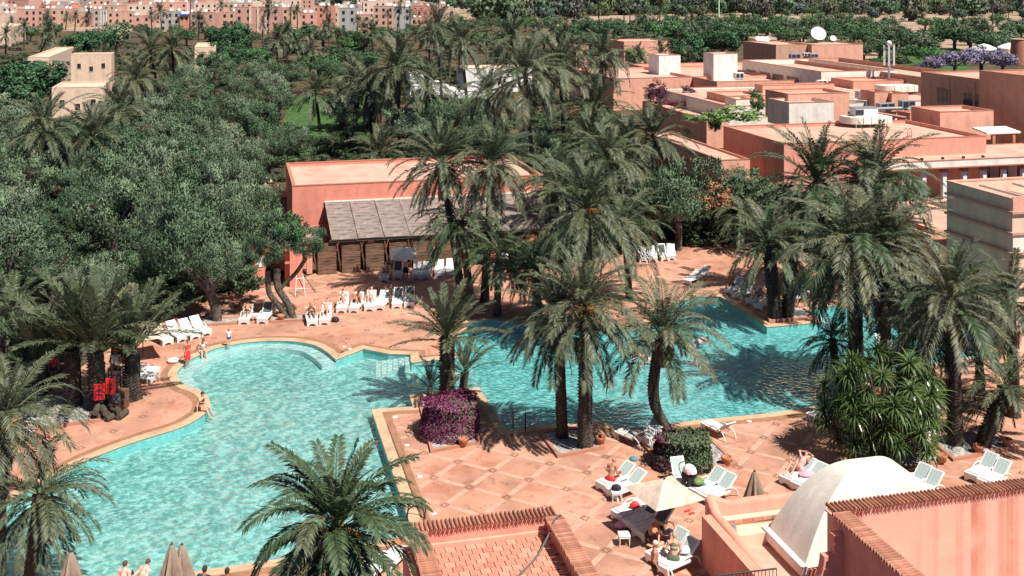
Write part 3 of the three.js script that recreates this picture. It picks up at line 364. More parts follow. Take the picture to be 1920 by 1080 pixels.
// ------------------------------------------------------------------ broad-leaved trees and shrubs
function leafInto(P, C, rng, c, len, wid, tone, out = V(0, 1, 0)) {
  const d = V(rng() - 0.5, rng() - 0.35, rng() - 0.5).normalize(), q = V(rng() - 0.5, rng() - 0.5, rng() - 0.5).cross(d).normalize().multiplyScalar(wid / 2), e = c.clone().addScaledVector(d, len), m = c.clone().addScaledVector(d, len * 0.5), k = tone * (0.72 + 0.56 * rng()), w = rng() < 0.22 ? 1.35 : 1, col = [k * w, k * w, k * w * (w > 1 ? 1.1 : 1)];
  const n = d.clone().cross(q).normalize(); if (n.dot(out) < 0) { n.negate(); q.negate(); }
  const a = m.clone().add(q), b = m.clone().sub(q), flip = a.clone().sub(c).cross(b.clone().sub(c)).dot(n) < 0; n.multiplyScalar(0.75).add(out).normalize();
  if (flip) { pushTri(P, C, c, b, a, col); pushTri(P, C, a, b, e, col); } else { pushTri(P, C, c, a, b, col); pushTri(P, C, a, e, b, col); }
  P.n ??= []; for (let k = 0; k < 6; k++) P.n.push(n.x, n.y, n.z);
}
function crown(seed, { rx = 3, ry = 2.3, rz = 3, clumps = 90, leaves = 75, len = 0.26, wid = 0.085, spread = 0.62, shell = 0.5, flat = 0.25 } = {}) {
  const r = rngOf(seed), P = [], C = [], lob = [...Array(6)].map(() => [V(r() - 0.5, r() * 0.8 - 0.1, r() - 0.5).normalize(), 0.8 + 0.5 * r()]);
  for (let k = 0; k < clumps; k++) {
    const d = V(r() * 2 - 1, r() * 2 - 1, r() * 2 - 1).normalize(); if (d.y < -flat) d.y *= 0.4; d.normalize();
    let f = 0.62; for (const [v, w] of lob) f = Math.max(f, w * Math.pow(Math.max(0, v.dot(d)), 2.2)); f *= lerp(shell, 1.03, Math.pow(r(), 0.45));
    const c = V(d.x * rx * f, d.y * ry * f, d.z * rz * f), s = spread * (0.6 + 0.7 * r()), tone = 0.7 + 0.6 * r(), n = Math.round(leaves * (0.6 + 0.8 * r()));
    for (let i = 0; i < n; i++) { const o = V(r() * 2 - 1, r() * 2 - 1, r() * 2 - 1); const l = o.length() || 1; o.multiplyScalar(s * Math.pow(r(), 0.4) / l); o.y *= 0.75; leafInto(P, C, r, c.clone().add(o), len * (0.7 + 0.6 * r()), wid, tone, V(c.x / rx, c.y / ry, c.z / rz).multiplyScalar(0.6).addScaledVector(o, 1 / s).add(V(0, 0.15, 0)).normalize()); }
  }
  return build(P, C);
}
const OLIVE = [1, 2, 3, 4, 5].map((s) => crown(s * 13, { rx: 3, ry: 2.35, rz: 3, clumps: 62, leaves: 165, len: 0.24, wid: 0.075, spread: 0.72, shell: 0.72 }));
const LOWTREE = [1, 2, 3, 4].map((s) => crown(s * 29, { rx: 3, ry: 2.5, rz: 3, clumps: 70, leaves: 30, len: 0.42, wid: 0.2, spread: 0.75 }));
const FICUS = [1, 2].map((s) => crown(s * 41, { rx: 3, ry: 2.6, rz: 3, clumps: 130, leaves: 60, len: 0.3, wid: 0.16, spread: 0.5, shell: 0.6 }));
const PUFF = [1, 2, 3].map((s) => crown(s * 57, { rx: 1, ry: 0.9, rz: 1, clumps: 46, leaves: 42, len: 0.13, wid: 0.075, spread: 0.22, shell: 0.45, flat: 0.6 }));
function limbs(seed, H, R, r0, lean = V(0, 0, 0), n = 5) {
  const r = rngOf(seed), l = [], fork = V(lean.x * 0.5, H * 0.3, lean.z * 0.5); l.push(tube([V(0, -0.1, 0), V(lean.x * 0.12 + 0.05, H * 0.14, lean.z * 0.1), fork], r0, 10, 8));
  for (let k = 0; k < n; k++) { const a = k * 6.283 / n + r(), e = V(fork.x + Math.cos(a) * R * 0.55, H * (0.55 + 0.25 * r()), fork.z + Math.sin(a) * R * 0.55); l.push(tube([fork.clone().add(V(0, -0.1, 0)), fork.clone().lerp(e, 0.45).add(V(0, 0.25, 0)), e], r0 * 0.45, 8, 6)); }
  return merged(l);
}
const LIMBS = [1, 2, 3].map((s) => limbs(s, 6, 3, 0.26));
function tree(name, label, category, group, bx, by, H, R, k, { crowns = OLIVE, m = oliveMats[k % 4], trunk = M.oliveBark, sq = 1, lift = 0.62 } = {}) {
  const g = thing(name, label, category, group, at(bx, by), k * 1.13), t = mesh('trunk', LIMBS[k % 3], trunk, g), c = mesh('crown', crowns[k % crowns.length], m, g);
  t.scale.set(R / 3, H / 6, R / 3); c.position.y = H * lift; c.scale.set(R / 3, H * (1 - lift) / 2.35 * sq * 1.04, R / 3); return g;
}
// the two olives on the bank
{
  const g = thing('olive_tree', 'big dark olive at the bank behind the row of four angled loungers', 'olive tree', 'olive trees', at(408, 603)), s = scaleAt(603);
  mesh('trunk', merged([tube([V(0, -0.1, 0), V(-0.15, 0.9, 0), V(-0.55, 2, 0), V(-0.8, 3.2, 0)], 0.33, 14, 8), tube([V(-0.4, 1.7, 0), V(-1.6, 3.2, 0.3), V(-2.6, 4.2, 0.4)], 0.17, 8, 6), tube([V(-0.5, 1.9, 0), V(0.5, 3.3, 0.3), V(1, 4.5, 0.2)], 0.17, 8, 6)]), M.oliveBark, g);
  const c = mesh('crown', OLIVE[0], oliveMats[1], g); c.position.set(-1.9, 4.9, -0.3); c.scale.set(1.02, 1.45, 1.0);
  const c2 = mesh('crown', OLIVE[3], oliveMats[0], g); c2.position.set(0.35, 4.0, 0.3); c2.scale.set(0.62, 0.85, 0.62);
  const h = thing('olive_tree', 'leaning twin-trunked olive on the bank before the pavilion', 'olive tree', 'olive trees', at(548, 598));
  mesh('trunk', merged([tube([V(0.15, -0.1, 0), V(-0.35, 1.1, 0), V(-0.95, 2.1, 0), V(-1.0, 3.4, 0)], 0.24, 14, 8), tube([V(-0.15, -0.1, 0.1), V(-0.9, 0.9, 0), V(-1.5, 1.7, 0), V(-1.6, 3.2, 0)], 0.2, 14, 8), tube([V(-0.8, 2, 0), V(0.3, 3.1, 0), V(0.9, 4, 0)], 0.15, 8, 6)]), M.oliveBark, h);
  for (const [x, y, z, k, q, w] of [[-0.7, 5.2, 0, 0, 0.62, 0.75], [0.9, 4.9, 0, 2, 0.5, 0.55], [-1.6, 4.4, 0.1, 4, 0.42, 0.6]]) { const d = mesh('crown', OLIVE[k], oliveMats[(k + 1) % 4], h); d.position.set(x, y, z); d.scale.set(q, w, q); }
  const e = mesh('climber', PUFF[0], midGreen, h); e.position.set(0.1, 6.1, 0.5); e.scale.setScalar(1.1);
}
// the grove: each tree where the plan puts it
const GROVE = [[20, 560, 6.5, 3.2], [95, 575, 5, 2.6], [200, 590, 4.2, 2.4], [285, 575, 5.6, 2.7], [340, 545, 7, 3], [455, 540, 7, 2.6], [10, 505, 6.5, 3.2], [70, 500, 5.2, 2.6], [215, 505, 7.6, 3.6], [300, 500, 7.4, 3.2], [425, 500, 7.2, 3], [490, 470, 5.5, 2.4], [40, 440, 7, 3.4], [215, 445, 8.2, 4], [300, 430, 7.6, 3.6], [370, 440, 7.4, 3.4], [440, 430, 6.6, 3], [0, 410, 7, 3.6], [120, 395, 6.5, 3.4], [245, 385, 7.4, 3.8], [330, 375, 7.2, 3.6], [405, 370, 6.6, 3.4], [470, 345, 5.2, 2.6], [510, 330, 6.6, 3.2], [300, 325, 6.8, 3.8], [355, 320, 7.4, 4.2], [420, 322, 6.4, 3.6], [480, 290, 7.2, 4], [545, 305, 5, 3], [655, 290, 6.4, 3.6], [760, 300, 7, 3.8], [825, 285, 7.4, 4.4], [870, 270, 7, 4], [890, 310, 5.4, 3.4], [300, 265, 6.8, 4], [370, 268, 7.2, 4.4], [450, 262, 6.8, 4.4], [520, 235, 6.4, 4], [640, 240, 6, 3.6], [305, 215, 6.6, 4.2], [365, 212, 7.2, 4.8], [440, 205, 7, 4.8], [510, 200, 6.6, 4.4], [545, 175, 6.6, 4.6], [480, 168, 6.6, 4.6], [420, 165, 6.4, 4.4], [350, 170, 6.6, 4.2], [620, 165, 6.4, 4.6], [30, 340, 6.6, 4], [215, 340, 6.4, 3.8], [20, 290, 7.2, 4.4], [135, 300, 6.2, 3.6], [210, 270, 6.2, 3.8], [155, 235, 6.2, 3.8], [265, 470, 7, 3], [150, 475, 6.2, 3], [390, 405, 7, 3.2], [465, 395, 6.2, 2.8], [1000, 330, 5.6, 3.4], [1085, 420, 5.8, 3.2], [1060, 375, 5.6, 3.4], [930, 345, 5, 3]];
const groveRow = ([x, y]) => x > 900 ? 9 : [535, 465, 400, 330, 280, 225, 0].findIndex((v) => y > v), groveOrd = orderOf(GROVE, groveRow);
GROVE.forEach((e, k) => { const [x, y, H, R0] = e, R = R0 * 0.86, row = groveRow(e); tree('olive_tree', x < 900 ? `grey-green olive, ${groveOrd[k]} from the left in the ${ORD[row]} grove row from the pool` : `small olive, ${groveOrd[k]} from the left among the palms behind the pavilion`, 'olive tree', x < 900 ? (y > 480 ? 'olives in front rows' : y > 300 ? 'olives deep in the grove' : 'olives at the far end of the grove') : 'olives behind the pavilion', x, y, H, R, k, { lift: 0.6 }); });
[[60, 205, 8.5, 7, 'broad dark evergreen left of the beige block'], [20, 240, 8, 5.5, 'dark evergreen at the left picture edge'], [150, 128, 9, 6.5, 'dome of dark green trees before the town, left half'], [185, 125, 9, 6, 'dome of dark green trees before the town, right half'], [130, 140, 6, 4.5, 'bright green tree under the dark dome'], [440, 105, 9.5, 6.5, 'dark round tree before the pink balcony block'], [410, 100, 8, 5, 'dark tree left of the pink balcony block'], [430, 140, 7.5, 6, 'dark green tree beyond the olive grove'], [480, 135, 6, 4.5, 'low bright green tree beyond the olives'], [400, 150, 6, 4.2, 'dark round tree before the beige villa'], [1355, 112, 8.5, 7, 'large dark tree behind the white roof towers'], [1290, 140, 8, 6, 'dark tree between the white roof towers'], [1310, 110, 8, 6, 'dark tree behind the narrow white tower'], [1060, 95, 8, 7, 'dark round tree before the sandy field'], [1085, 100, 7, 5, 'smaller dark tree before the sandy field'], [1150, 85, 7.5, 6, 'dark tree left of the sandy field road'], [900, 95, 6, 4, 'bright green tree behind the grey palms'], [660, 110, 6, 5, 'bright leafy tree at the end of the town'], [1190, 130, 5.5, 3.4, 'bright yellow-green weeping tree before the roofs']].forEach(([x, y, H, R, l], k) => tree('evergreen_tree', l, 'tree', 'evergreen trees', x, y, H, R, k, { crowns: FICUS, m: /bright/.test(l) ? (/yellow/.test(l) ? vineGreen : midGreen) : darkGreen, lift: 0.55 }));
[[5, 72, 6, 4.5], [35, 68, 5, 4], [58, 78, 6, 4.6], [105, 70, 5.5, 4.2], [232, 66, 6, 4.6], [262, 70, 5.5, 4.4], [285, 80, 6, 4.5], [330, 72, 5.5, 4.4], [350, 86, 6, 4.6], [385, 74, 5.5, 4.2], [470, 90, 6, 4.6], [530, 72, 6, 5], [555, 84, 6, 4.6], [580, 76, 6.5, 5], [605, 88, 6, 4.6], [632, 80, 6, 4.8], [660, 84, 5.5, 4.4], [690, 92, 6, 4.8], [715, 78, 6, 4.8], [745, 84, 6, 5], [780, 76, 6.5, 5.2], [800, 95, 6, 4.8], [830, 70, 7, 5.5], [860, 62, 7, 6], [890, 66, 7, 6], [920, 58, 7, 6], [950, 64, 7, 6], [985, 60, 7, 6], [1015, 66, 7, 6], [1040, 58, 7, 5.5], [845, 105, 6, 5], [930, 100, 6, 5], [1020, 92, 6, 5], [1105, 100, 6, 5], [1215, 92, 6, 5], [560, 118, 6, 4.8], [640, 130, 6, 4.8], [600, 150, 6, 4.6], [685, 140, 6, 4.8], [760, 150, 6, 4.8]].forEach(([x, y, H, R], k, all) => tree('garden_tree', `mixed green tree, ${orderOf(all, () => 0)[k]} from the left in the belt at the foot of the town`, 'tree', 'trees between the garden and the town', x, y, H, R, k, { crowns: LOWTREE, m: [hedgeMat, darkGreen, oliveMats[3], oliveMats[1], midGreen][(k * 7) % 5] }));
tree('feathery_tree', 'olive-brown feathery tree before the town', 'tree', null, 218, 112, 11, 6, 2, { crowns: LOWTREE, m: greyGreen });
// right-hand side trees and shrubs
tree('olive_tree', 'full grey-green olive behind the bowed palm', 'olive tree', 'olive trees', 1272, 470, 7.8, 3.4, 1, { lift: 0.55 });
tree('olive_tree', 'dark olive left of the island palms', 'olive tree', 'olive trees', 1225, 462, 6.2, 2.8, 3);
tree('olive_tree', 'olive beside the portico end', 'olive tree', 'olive trees', 1400, 415, 5, 3, 2, { m: oliveMats[1] });
tree('olive_tree', 'olive between the island palms and the gallery', 'olive tree', 'olive trees', 1690, 420, 4.6, 3, 0, { m: midGreen });
tree('leafy_tree', 'dark leafy tree in the shade behind the north-east terrace', 'tree', 'trees in the shade of the garden', 1330, 452, 5, 2.8, 1, { crowns: FICUS, m: hedgeMat });
tree('leafy_tree', 'dark leafy tree in shade behind the shaded loungers', 'tree', 'trees in the shade of the garden', 1420, 450, 5, 3, 0, { crowns: FICUS, m: hedgeMat });
tree('leafy_tree', 'dark leafy tree behind the shaded palms', 'tree', 'trees in the shade of the garden', 1110, 470, 5.4, 3, 0, { crowns: FICUS, m: hedgeMat });
tree('leafy_tree', 'dark leafy tree behind the island palms', 'tree', 'trees in the shade of the garden', 1530, 470, 4.6, 3, 1, { crowns: FICUS, m: hedgeMat });
function shrub(label, bx, by, h0, size, m, k = 0, group, name = 'shrub') { const p = at(bx, by); const o = mesh(name, PUFF[k % 3], m); o.position.set(p.x, h0 + size[1] * 0.85, p.z); o.scale.set(...size); o.rotation.y = k * 0.9; tag(o, label, 'shrub', group); return o; }
shrub('rust-red flowering shrub beside the full olive', 1342, 462, 2.6, [2.3, 1.5, 1.6], rustMat, 0);
shrub('dark hedge behind the big bankside olive', 455, 565, 0, [2.2, 1.7, 1.6], hedgeMat, 1, 'dark hedges'); shrub('dark hedge at the pavilion corner', 470, 535, 0, [1.6, 1.8, 1.4], hedgeMat, 2, 'dark hedges'); shrub('dark hedge behind the angled loungers', 300, 600, 0, [2.6, 1.3, 1.6], hedgeMat, 0, 'dark hedges'); shrub('dark hedge under the front olives', 360, 585, 0, [2.2, 1.2, 1.4], hedgeMat, 2, 'dark hedges');
shrub('low hedge in the bankside palm clump', 90, 700, 0, [2.4, 1.4, 1.6], hedgeMat, 1, 'dark hedges'); shrub('hedge behind the bankside palm clump', 160, 660, 0, [2.8, 1.5, 1.6], hedgeMat, 0, 'dark hedges'); shrub('hedge at the picture edge behind the palms', 20, 660, 0, [3, 1.8, 2], hedgeMat, 2, 'dark hedges'); shrub('hedge left of the open beige parasol', 215, 625, 0, [2, 1.2, 1.4], midGreen, 1, 'dark hedges');
shrub('dark shrub behind the north bank palms', 980, 520, 0, [2.4, 1.6, 1.4], hedgeMat, 1, 'dark hedges'); shrub('dark shrub right of the pavilion', 1080, 500, 0, [2.6, 2.2, 1.6], hedgeMat, 0, 'dark hedges'); shrub('dark shrub behind the white lounger pair', 1160, 478, 0, [2.6, 2, 1.4], hedgeMat, 2, 'dark hedges'); shrub('dark shrub along the back of the north-east terrace', 1300, 455, 0, [3, 1.6, 1.4], hedgeMat, 1, 'dark hedges'); shrub('dark shrub at the gallery foot', 1580, 490, 0, [3, 1.6, 1.6], hedgeMat, 0, 'dark hedges');
shrub('dry straw-coloured shrub left of the pavilion roof', 485, 395, 0.6, [2.4, 1.6, 1.6], dryMat, 0, null, 'dry_shrub');
// bougainvillea
function bush(label, bx, by, w, h, d, mix, seed, turn = -0.2) {
  const r = rngOf(seed), g = thing('bougainvillea', label, 'bush', 'bougainvillea bushes', at(bx, by), turn);
  const make = (n, sd, len, wid, pick) => { const q = rngOf(sd), P = [], C = []; for (let i = 0; i < n; i++) { const th = q() * 6.283, y = Math.pow(q(), 0.8), e = 2.7, rr = Math.pow(1 / (Math.pow(Math.abs(Math.cos(th)), e) + Math.pow(Math.abs(Math.sin(th)), e)), 1 / e) * (1 - 0.42 * Math.pow(y, 3)) * (0.72 + 0.5 * n3(th / 6.283, y * 0.4 + 0.1)), top = q() < 0.38, f = top ? Math.sqrt(q()) : 1, c = V(Math.cos(th) * w / 2 * rr * f, top ? h * (0.86 + 0.5 * (n3(Math.cos(th) * 0.2 * f + 0.5, Math.sin(th) * 0.2 * f + 0.5) - 0.4)) : y * h * 0.97, Math.sin(th) * d / 2 * rr * f); if (!pick(c, q())) continue; leafInto(P, C, q, c, len * (0.7 + 0.6 * q()), wid, 1, top ? V(c.x * 0.3, 1, c.z * 0.3).normalize() : V(c.x / w, 0.25, c.z / d).normalize()); } return build(P, C); };
  const flower = (c, u) => (n3(c.x * 0.11 + 0.5, c.y * 0.15 + c.z * 0.1 + 0.5) + (u - 0.5) * 0.25) > 1 - mix;
  mesh('foliage', make(9000, seed, 0.14, 0.09, (c, u) => !flower(c, u)), hedgeMat, g); mesh('blossom', make(11000, seed + 5, 0.11, 0.09, flower), purpleMat, g);
  mesh('stem', cyl(V(0, 0, 0), V(0, h * 0.6, 0), 0.14, 0.08), M.oliveBark, g);
}
bush('square-trimmed purple bougainvillea on the peninsula', 842, 812, 2.75, 1.75, 2.9, 0.62, 401);
bush('trimmed dark bougainvillea with few purple blooms at the bowed palm', 1278, 872, 2.6, 1.35, 2.1, 0.36, 402);
// sword-leaved shrub: branching stems, each ending in a rosette of long blades
{
  const g = thing('sword_leaved_shrub', 'huge bright green sword-leaved shrub before the huge palms', 'shrub', null, at(1655, 862)), r = rngOf(66);
  const ros = [0, 1, 2].map(() => { const P = [], C = []; for (let k = 0; k < 62; k++) { const e = lerp(1.45, -0.75, Math.pow(k / 62, 0.9)), a = k * 2.39996, L = 0.85 * (0.75 + 0.4 * r()), w = 0.031, q = (t) => { const ee = e - 1.2 * t * t; return V(Math.cos(a) * Math.cos(e * 0.6 + ee * 0.4) * L * t, Math.sin(e) * L * t - 0.42 * L * t * t * t, Math.sin(a) * Math.cos(e * 0.6 + ee * 0.4) * L * t); }, B = V(-Math.sin(a), 0, Math.cos(a)), k2 = 0.5 + 1.0 * r(), col = [k2, k2, k2 * 0.9]; for (let i = 0; i < 4; i++) { const t0 = i / 4, t1 = (i + 1) / 4, w0 = w * Math.sin(Math.PI * (0.25 + 0.75 * t0)), w1 = i === 3 ? 0.002 : w * Math.sin(Math.PI * (0.25 + 0.75 * t1)), p0 = q(t0), p1 = q(t1); const a0 = p0.clone().addScaledVector(B, w0), b0 = p0.clone().addScaledVector(B, -w0), a1 = p1.clone().addScaledVector(B, w1), b1 = p1.clone().addScaledVector(B, -w1); pushTri(P, C, a0, a1, b0, col); pushTri(P, C, b0, a1, b1, col); } } return build(P, C); });
  const spike = merged([...Array(22)].map((_, k) => new THREE.SphereGeometry(0.055, 5, 4).translate(Math.cos(k * 2.4) * 0.09, k * 0.022, Math.sin(k * 2.4) * 0.09)));
  const stems = [], tips = [];
  for (let k = 0; k < 62; k++) {
    const a = k * 2.39996, u = (k + 0.5) / 62, y = lerp(4.9, 0.9, Math.pow(u, 0.85)) + (r() - 0.5) * 0.5, rad = 2.75 * Math.sqrt(Math.max(0.05, 1 - Math.pow((y - 2.3) / 3.1, 2))) * (0.6 + 0.42 * r()), tip = V(Math.cos(a) * rad, y, Math.sin(a) * rad * 0.8);
    tips.push(tip); if (k % 3 === 0) stems.push(tube([V(Math.cos(a) * 0.3, 0, Math.sin(a) * 0.3), V(tip.x * 0.35, y * 0.5, tip.z * 0.35), tip], 0.085, 8, 6));
    const m = mesh('leaf_rosette', ros[k % 3], yuccaMat, g); m.position.copy(tip); m.rotation.set((r() - 0.5) * 0.5, r() * 6, (r() - 0.5) * 0.5); m.scale.setScalar(0.95 + 0.4 * r());
    if (k % 8 === 2) { const f = mesh('flower_spike', spike, M.ivory, g); f.position.copy(tip).add(V(0, 0.35, 0)); }
  }
  mesh('stem', merged(stems), M.trunk, g);
}
// vine on the roof, bougainvillea on the terrace, lilac trees, field trees
const roofShrub = (label, px, py, h, size, m, k, group, name) => { const p = at(px, py, h), o = mesh(name ?? 'roof_shrub', PUFF[k % 3], m); o.position.copy(p).add(V(0, size[1] * 0.5, 0)); o.scale.set(...size); tag(o, label, 'shrub', group); };
roofShrub('bright green vine spilling over the terrace parapet, wide part', 1382, 228, 5.7, [4.2, 1.3, 2], vineGreen, 0, 'vines on the roof', 'roof_vine'); roofShrub('vine hanging down the terrace wall', 1340, 246, 4.6, [1.1, 1.9, 1], midGreen, 1, 'vines on the roof', 'roof_vine'); roofShrub('low end of the roof vine', 1305, 226, 5.3, [2.4, 0.7, 1.2], vineGreen, 2, 'vines on the roof', 'roof_vine'); roofShrub('small banana-leaved tree above the roof vine', 1420, 208, 5.7, [1.3, 2.0, 1.2], midGreen, 1, 'vines on the roof', 'roof_vine');
roofShrub('dark purple bougainvillea on the roof terrace, larger mound', 1232, 187, 4.3, [2.2, 2.2, 1.6], leafMat(0.085, 0.022, 0.045), 0, 'bougainvillea on the roof terrace'); roofShrub('dark purple bougainvillea on the roof terrace, smaller mound', 1293, 186, 4.3, [1.5, 1.5, 1.2], leafMat(0.085, 0.025, 0.05), 1, 'bougainvillea on the roof terrace'); roofShrub('low hedge of dark blossom on the roof terrace', 1265, 199, 4.0, [4.6, 0.9, 1.0], leafMat(0.16, 0.03, 0.05), 2, 'bougainvillea on the roof terrace');
[[1790, 140, 6, 5], [1840, 138, 6.5, 5.4], [1880, 142, 6, 4.6], [1750, 142, 4.5, 3.6]].forEach(([x, y, H, R], k) => tree('lilac_tree', `greyish lilac-flowering tree, ${['second', 'third', 'last', 'first'][k]} from the left beyond the far wing`, 'tree', 'lilac-flowering trees', x, y, H, R, k, { crowns: LOWTREE, m: lilacMat }));
[[1638, 66, 6.5, 5.5], [1672, 60, 7, 6], [1735, 58, 6.5, 5.5], [1690, 88, 6.5, 5.6], [1715, 82, 4.5, 4], [1770, 60, 6.5, 5.5], [1800, 62, 6.5, 5.5], [1790, 92, 8, 7], [1820, 95, 7, 6], [1900, 72, 8, 7], [1870, 50, 7, 6], [1560, 88, 6, 5], [1600, 82, 6, 5.5], [1500, 78, 6, 5.5], [1460, 76, 6, 5], [1530, 72, 5.5, 5], [1620, 92, 6.5, 5.5], [1440, 66, 6.5, 5.5], [1400, 80, 7.5, 6], [1580, 105, 5, 4.4], [1650, 112, 5.5, 4.5], [1700, 118, 5, 4.2], [1735, 125, 5.5, 5], [1680, 135, 4.5, 4.2], [1640, 138, 4, 3.6], [1850, 100, 7, 6], [1540, 98, 5.6, 4.8], [1480, 88, 5.4, 4.8], [1360, 72, 7.5, 6], [1330, 66, 6.5, 5.5], [1290, 62, 6.5, 5.5], [1620, 115, 5.2, 4.2]].forEach(([x, y, H, R], k, all) => tree('field_tree', x > 1610 && y < 96 ? `dark spreading tree, ${orderOf(all, (e) => e[0] > 1610 && e[1] < 96)[k]} from the left on the sandy field` : `dark round tree, ${orderOf(all, (e) => e[0] > 1610 && e[1] < 96)[k]} from the left in the belt behind the roofs`, 'tree', x > 1610 && y < 96 ? 'spreading trees on the sandy field' : 'trees in the belt before the field', x, y, H, R, k, { crowns: LOWTREE, m: [darkGreen, hedgeMat, midGreen, oliveMats[3]][(k * 3) % 4] }));
{ // belts of dark trees on both sides of the sandy strip
  const r = rngOf(515), belts = [['west of the green pole', 1085, 1345, 54, 88, 30], ['east of the green pole', 1350, 1640, 54, 84, 34], ['beyond the sandy strip', 1090, 1900, 24, 31, 40], ['round the lilac trees', 1640, 1915, 60, 112, 22]];
  for (const [where, x0, x1, y0, y1, n] of belts) { const l = [...Array(n)].map((_, k) => [lerp(x0, x1, (k + r()) / n), lerp(y0, y1, r()), 5.5 + 3 * r(), 4.4 + 2.4 * r()]); l.forEach(([x, y, H, R], k) => tree('belt_tree', `dark tree, ${ORD[k]} from left in the belt ${where}`, 'tree', 'trees in belts beyond the hotel', x, y, H, R, k, { crowns: LOWTREE, m: [darkGreen, hedgeMat, oliveMats[3], hedgeMat, midGreen, oliveMats[1]][Math.floor(r() * 6)], lift: 0.5 })); }
}
{ // the far wood along the horizon: one mass
  const r = rngOf(909), spots = [];
  for (let k = 0; k < 2600; k++) { const px = lerp(560, 2050, Math.pow(r(), 0.8)), d = lerp(640, 2600, Math.pow(r(), 1.15)); if (px < 900 && d < 900) continue; if (px > 1080 && d < 760 && r() < 0.93) continue; spots.push([(px - 960) * d / FOCAL, -d, 4 + 4.5 * r(), r()]); }
  for (let k = 0; k < 500; k++) { const px = lerp(-60, 900, r()), d = lerp(1500, 2800, r()); spots.push([(px - 960) * d / FOCAL, -d, 3 + 3 * r(), r()]); }
  const wood = new THREE.InstancedMesh(crown(606, { rx: 1.05, ry: 0.9, rz: 1.05, clumps: 34, leaves: 16, len: 0.32, wid: 0.2, spread: 0.3 }), leafMat(0.075, 0.098, 0.06), spots.length), mtx = new THREE.Matrix4(), col = new THREE.Color();
  spots.forEach(([x, z, s, u], i) => { mtx.makeRotationY(u * 9).scale(V(s, s * (0.8 + u * 0.7), s)); mtx.setPosition(x, s * 0.75, z); wood.setMatrixAt(i, mtx); col.setRGB(0.7 + 0.6 * u, 0.75 + 0.5 * ((u * 7) % 1), 0.7 + 0.5 * ((u * 13) % 1)); wood.setColorAt(i, col); });
  wood.name = 'far_wood'; wood.castShadow = true; tag(wood, 'dense grey-green wood along the top of the view', 'wood', null, 'stuff'); scene.add(wood);
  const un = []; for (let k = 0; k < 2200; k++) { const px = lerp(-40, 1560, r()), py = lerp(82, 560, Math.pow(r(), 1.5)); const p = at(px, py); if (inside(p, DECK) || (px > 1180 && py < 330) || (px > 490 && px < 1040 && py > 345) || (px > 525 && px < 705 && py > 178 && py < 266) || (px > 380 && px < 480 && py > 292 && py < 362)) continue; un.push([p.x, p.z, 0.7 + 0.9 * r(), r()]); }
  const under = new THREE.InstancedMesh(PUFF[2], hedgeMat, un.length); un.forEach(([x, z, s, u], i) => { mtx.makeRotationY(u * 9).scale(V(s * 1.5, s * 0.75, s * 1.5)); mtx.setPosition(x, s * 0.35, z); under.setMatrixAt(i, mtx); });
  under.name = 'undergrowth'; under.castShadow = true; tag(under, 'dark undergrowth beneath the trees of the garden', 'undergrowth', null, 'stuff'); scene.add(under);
}

// ------------------------------------------------------------------ buildings
const TURN = 0.2447, E1 = V(Math.cos(TURN), 0, -Math.sin(TURN)), E2 = V(Math.sin(TURN), 0, Math.cos(TURN));   // the hotel's two wall directions
const local = (o, p) => { const d = p.clone().sub(o); return [d.dot(E1), d.dot(E2)]; };
const shared = new Map();
const sbox = (w, h, d) => { const k = [w, h, d].map((x) => x.toFixed(2)).join(); if (!shared.has(k)) shared.set(k, metric(new THREE.BoxGeometry(w, h, d))); return shared.get(k); };
function put(name, parent, m, w, h, d, x, y, z) { const o = mesh(name, sbox(w, h, d), m, parent); o.position.set(x, y, z); return o; }   // centre
// a flat-roofed block: front-left, front-right and back-left top corners on the plan sheet
function block(name, label, { fl, fr, bl, w, d, h, base = 0, parapet = 0.4, thick = 0.28, wall = M.salmon, roof = M.pinkRoof, cope = M.copingClay, category = 'building', group } = {}) {
  const o = at(fl[0], fl[1], h); w ??= local(o, at(fr[0], fr[1], h))[0]; d ??= -local(o, at(bl[0], bl[1], h))[1];
  const g = thing(name, label, category, group, V(o.x, 0, o.z), TURN), rl = h - parapet;
  const body = new THREE.Mesh(metric(boxUp(w, rl - base, d, w / 2, base, -d / 2)), wall); body.name = 'wall'; body.castShadow = body.receiveShadow = true; g.add(body);
  mesh('roof', metric(new THREE.PlaneGeometry(w - 2 * thick, d - 2 * thick).rotateX(-Math.PI / 2).translate(w / 2, rl + 0.006, -d / 2)), roof, g);
  if (parapet > 0.05) {
    const ph = parapet - 0.07;
    for (const [pw, pd, x, z] of [[w, thick, w / 2, -thick / 2], [w, thick, w / 2, -d + thick / 2], [thick, d - 2 * thick, thick / 2, -d / 2], [thick, d - 2 * thick, w - thick / 2, -d / 2]]) { put('parapet', g, wall, pw, ph, pd, x, rl + ph / 2, z); put('coping', g, cope, pw + (pw > thick ? 0.06 : 0), 0.07, pd + 0.06, x, rl + ph + 0.035, z); }
  }
  g.userData.size = [w, d, rl]; return g;
}
const sizeOf = (g) => { const s = g.userData.size; delete g.userData.size; return s; };
function windowOn(g, face, u, y, w, h, W, D, frame = M.copingClay, arch = false) {   // face: front or left
  const f = new THREE.Group(); f.name = 'window'; g.add(f); if (face === 'front') f.position.set(u, y, 0.0); else { f.position.set(0, y, u); f.rotation.y = -Math.PI / 2; }
  put('frame', f, frame, w + 0.16, h + 0.16, 0.07, 0, 0, 0.03); put('pane', f, M.glass, w, h, 0.03, 0, 0, 0.056); put('mullion', f, M.wood, 0.05, h - 0.01, 0.02, 0, 0, 0.078);
}
const B1 = block('hotel_wing', 'pink hotel wing with a duct on its broad flat roof', { fl: [1470, 269], fr: [1822, 249], bl: [1354, 236], h: 6, wall: M.pink, group: 'wings of the pink hotel' }); sizeOf(B1);
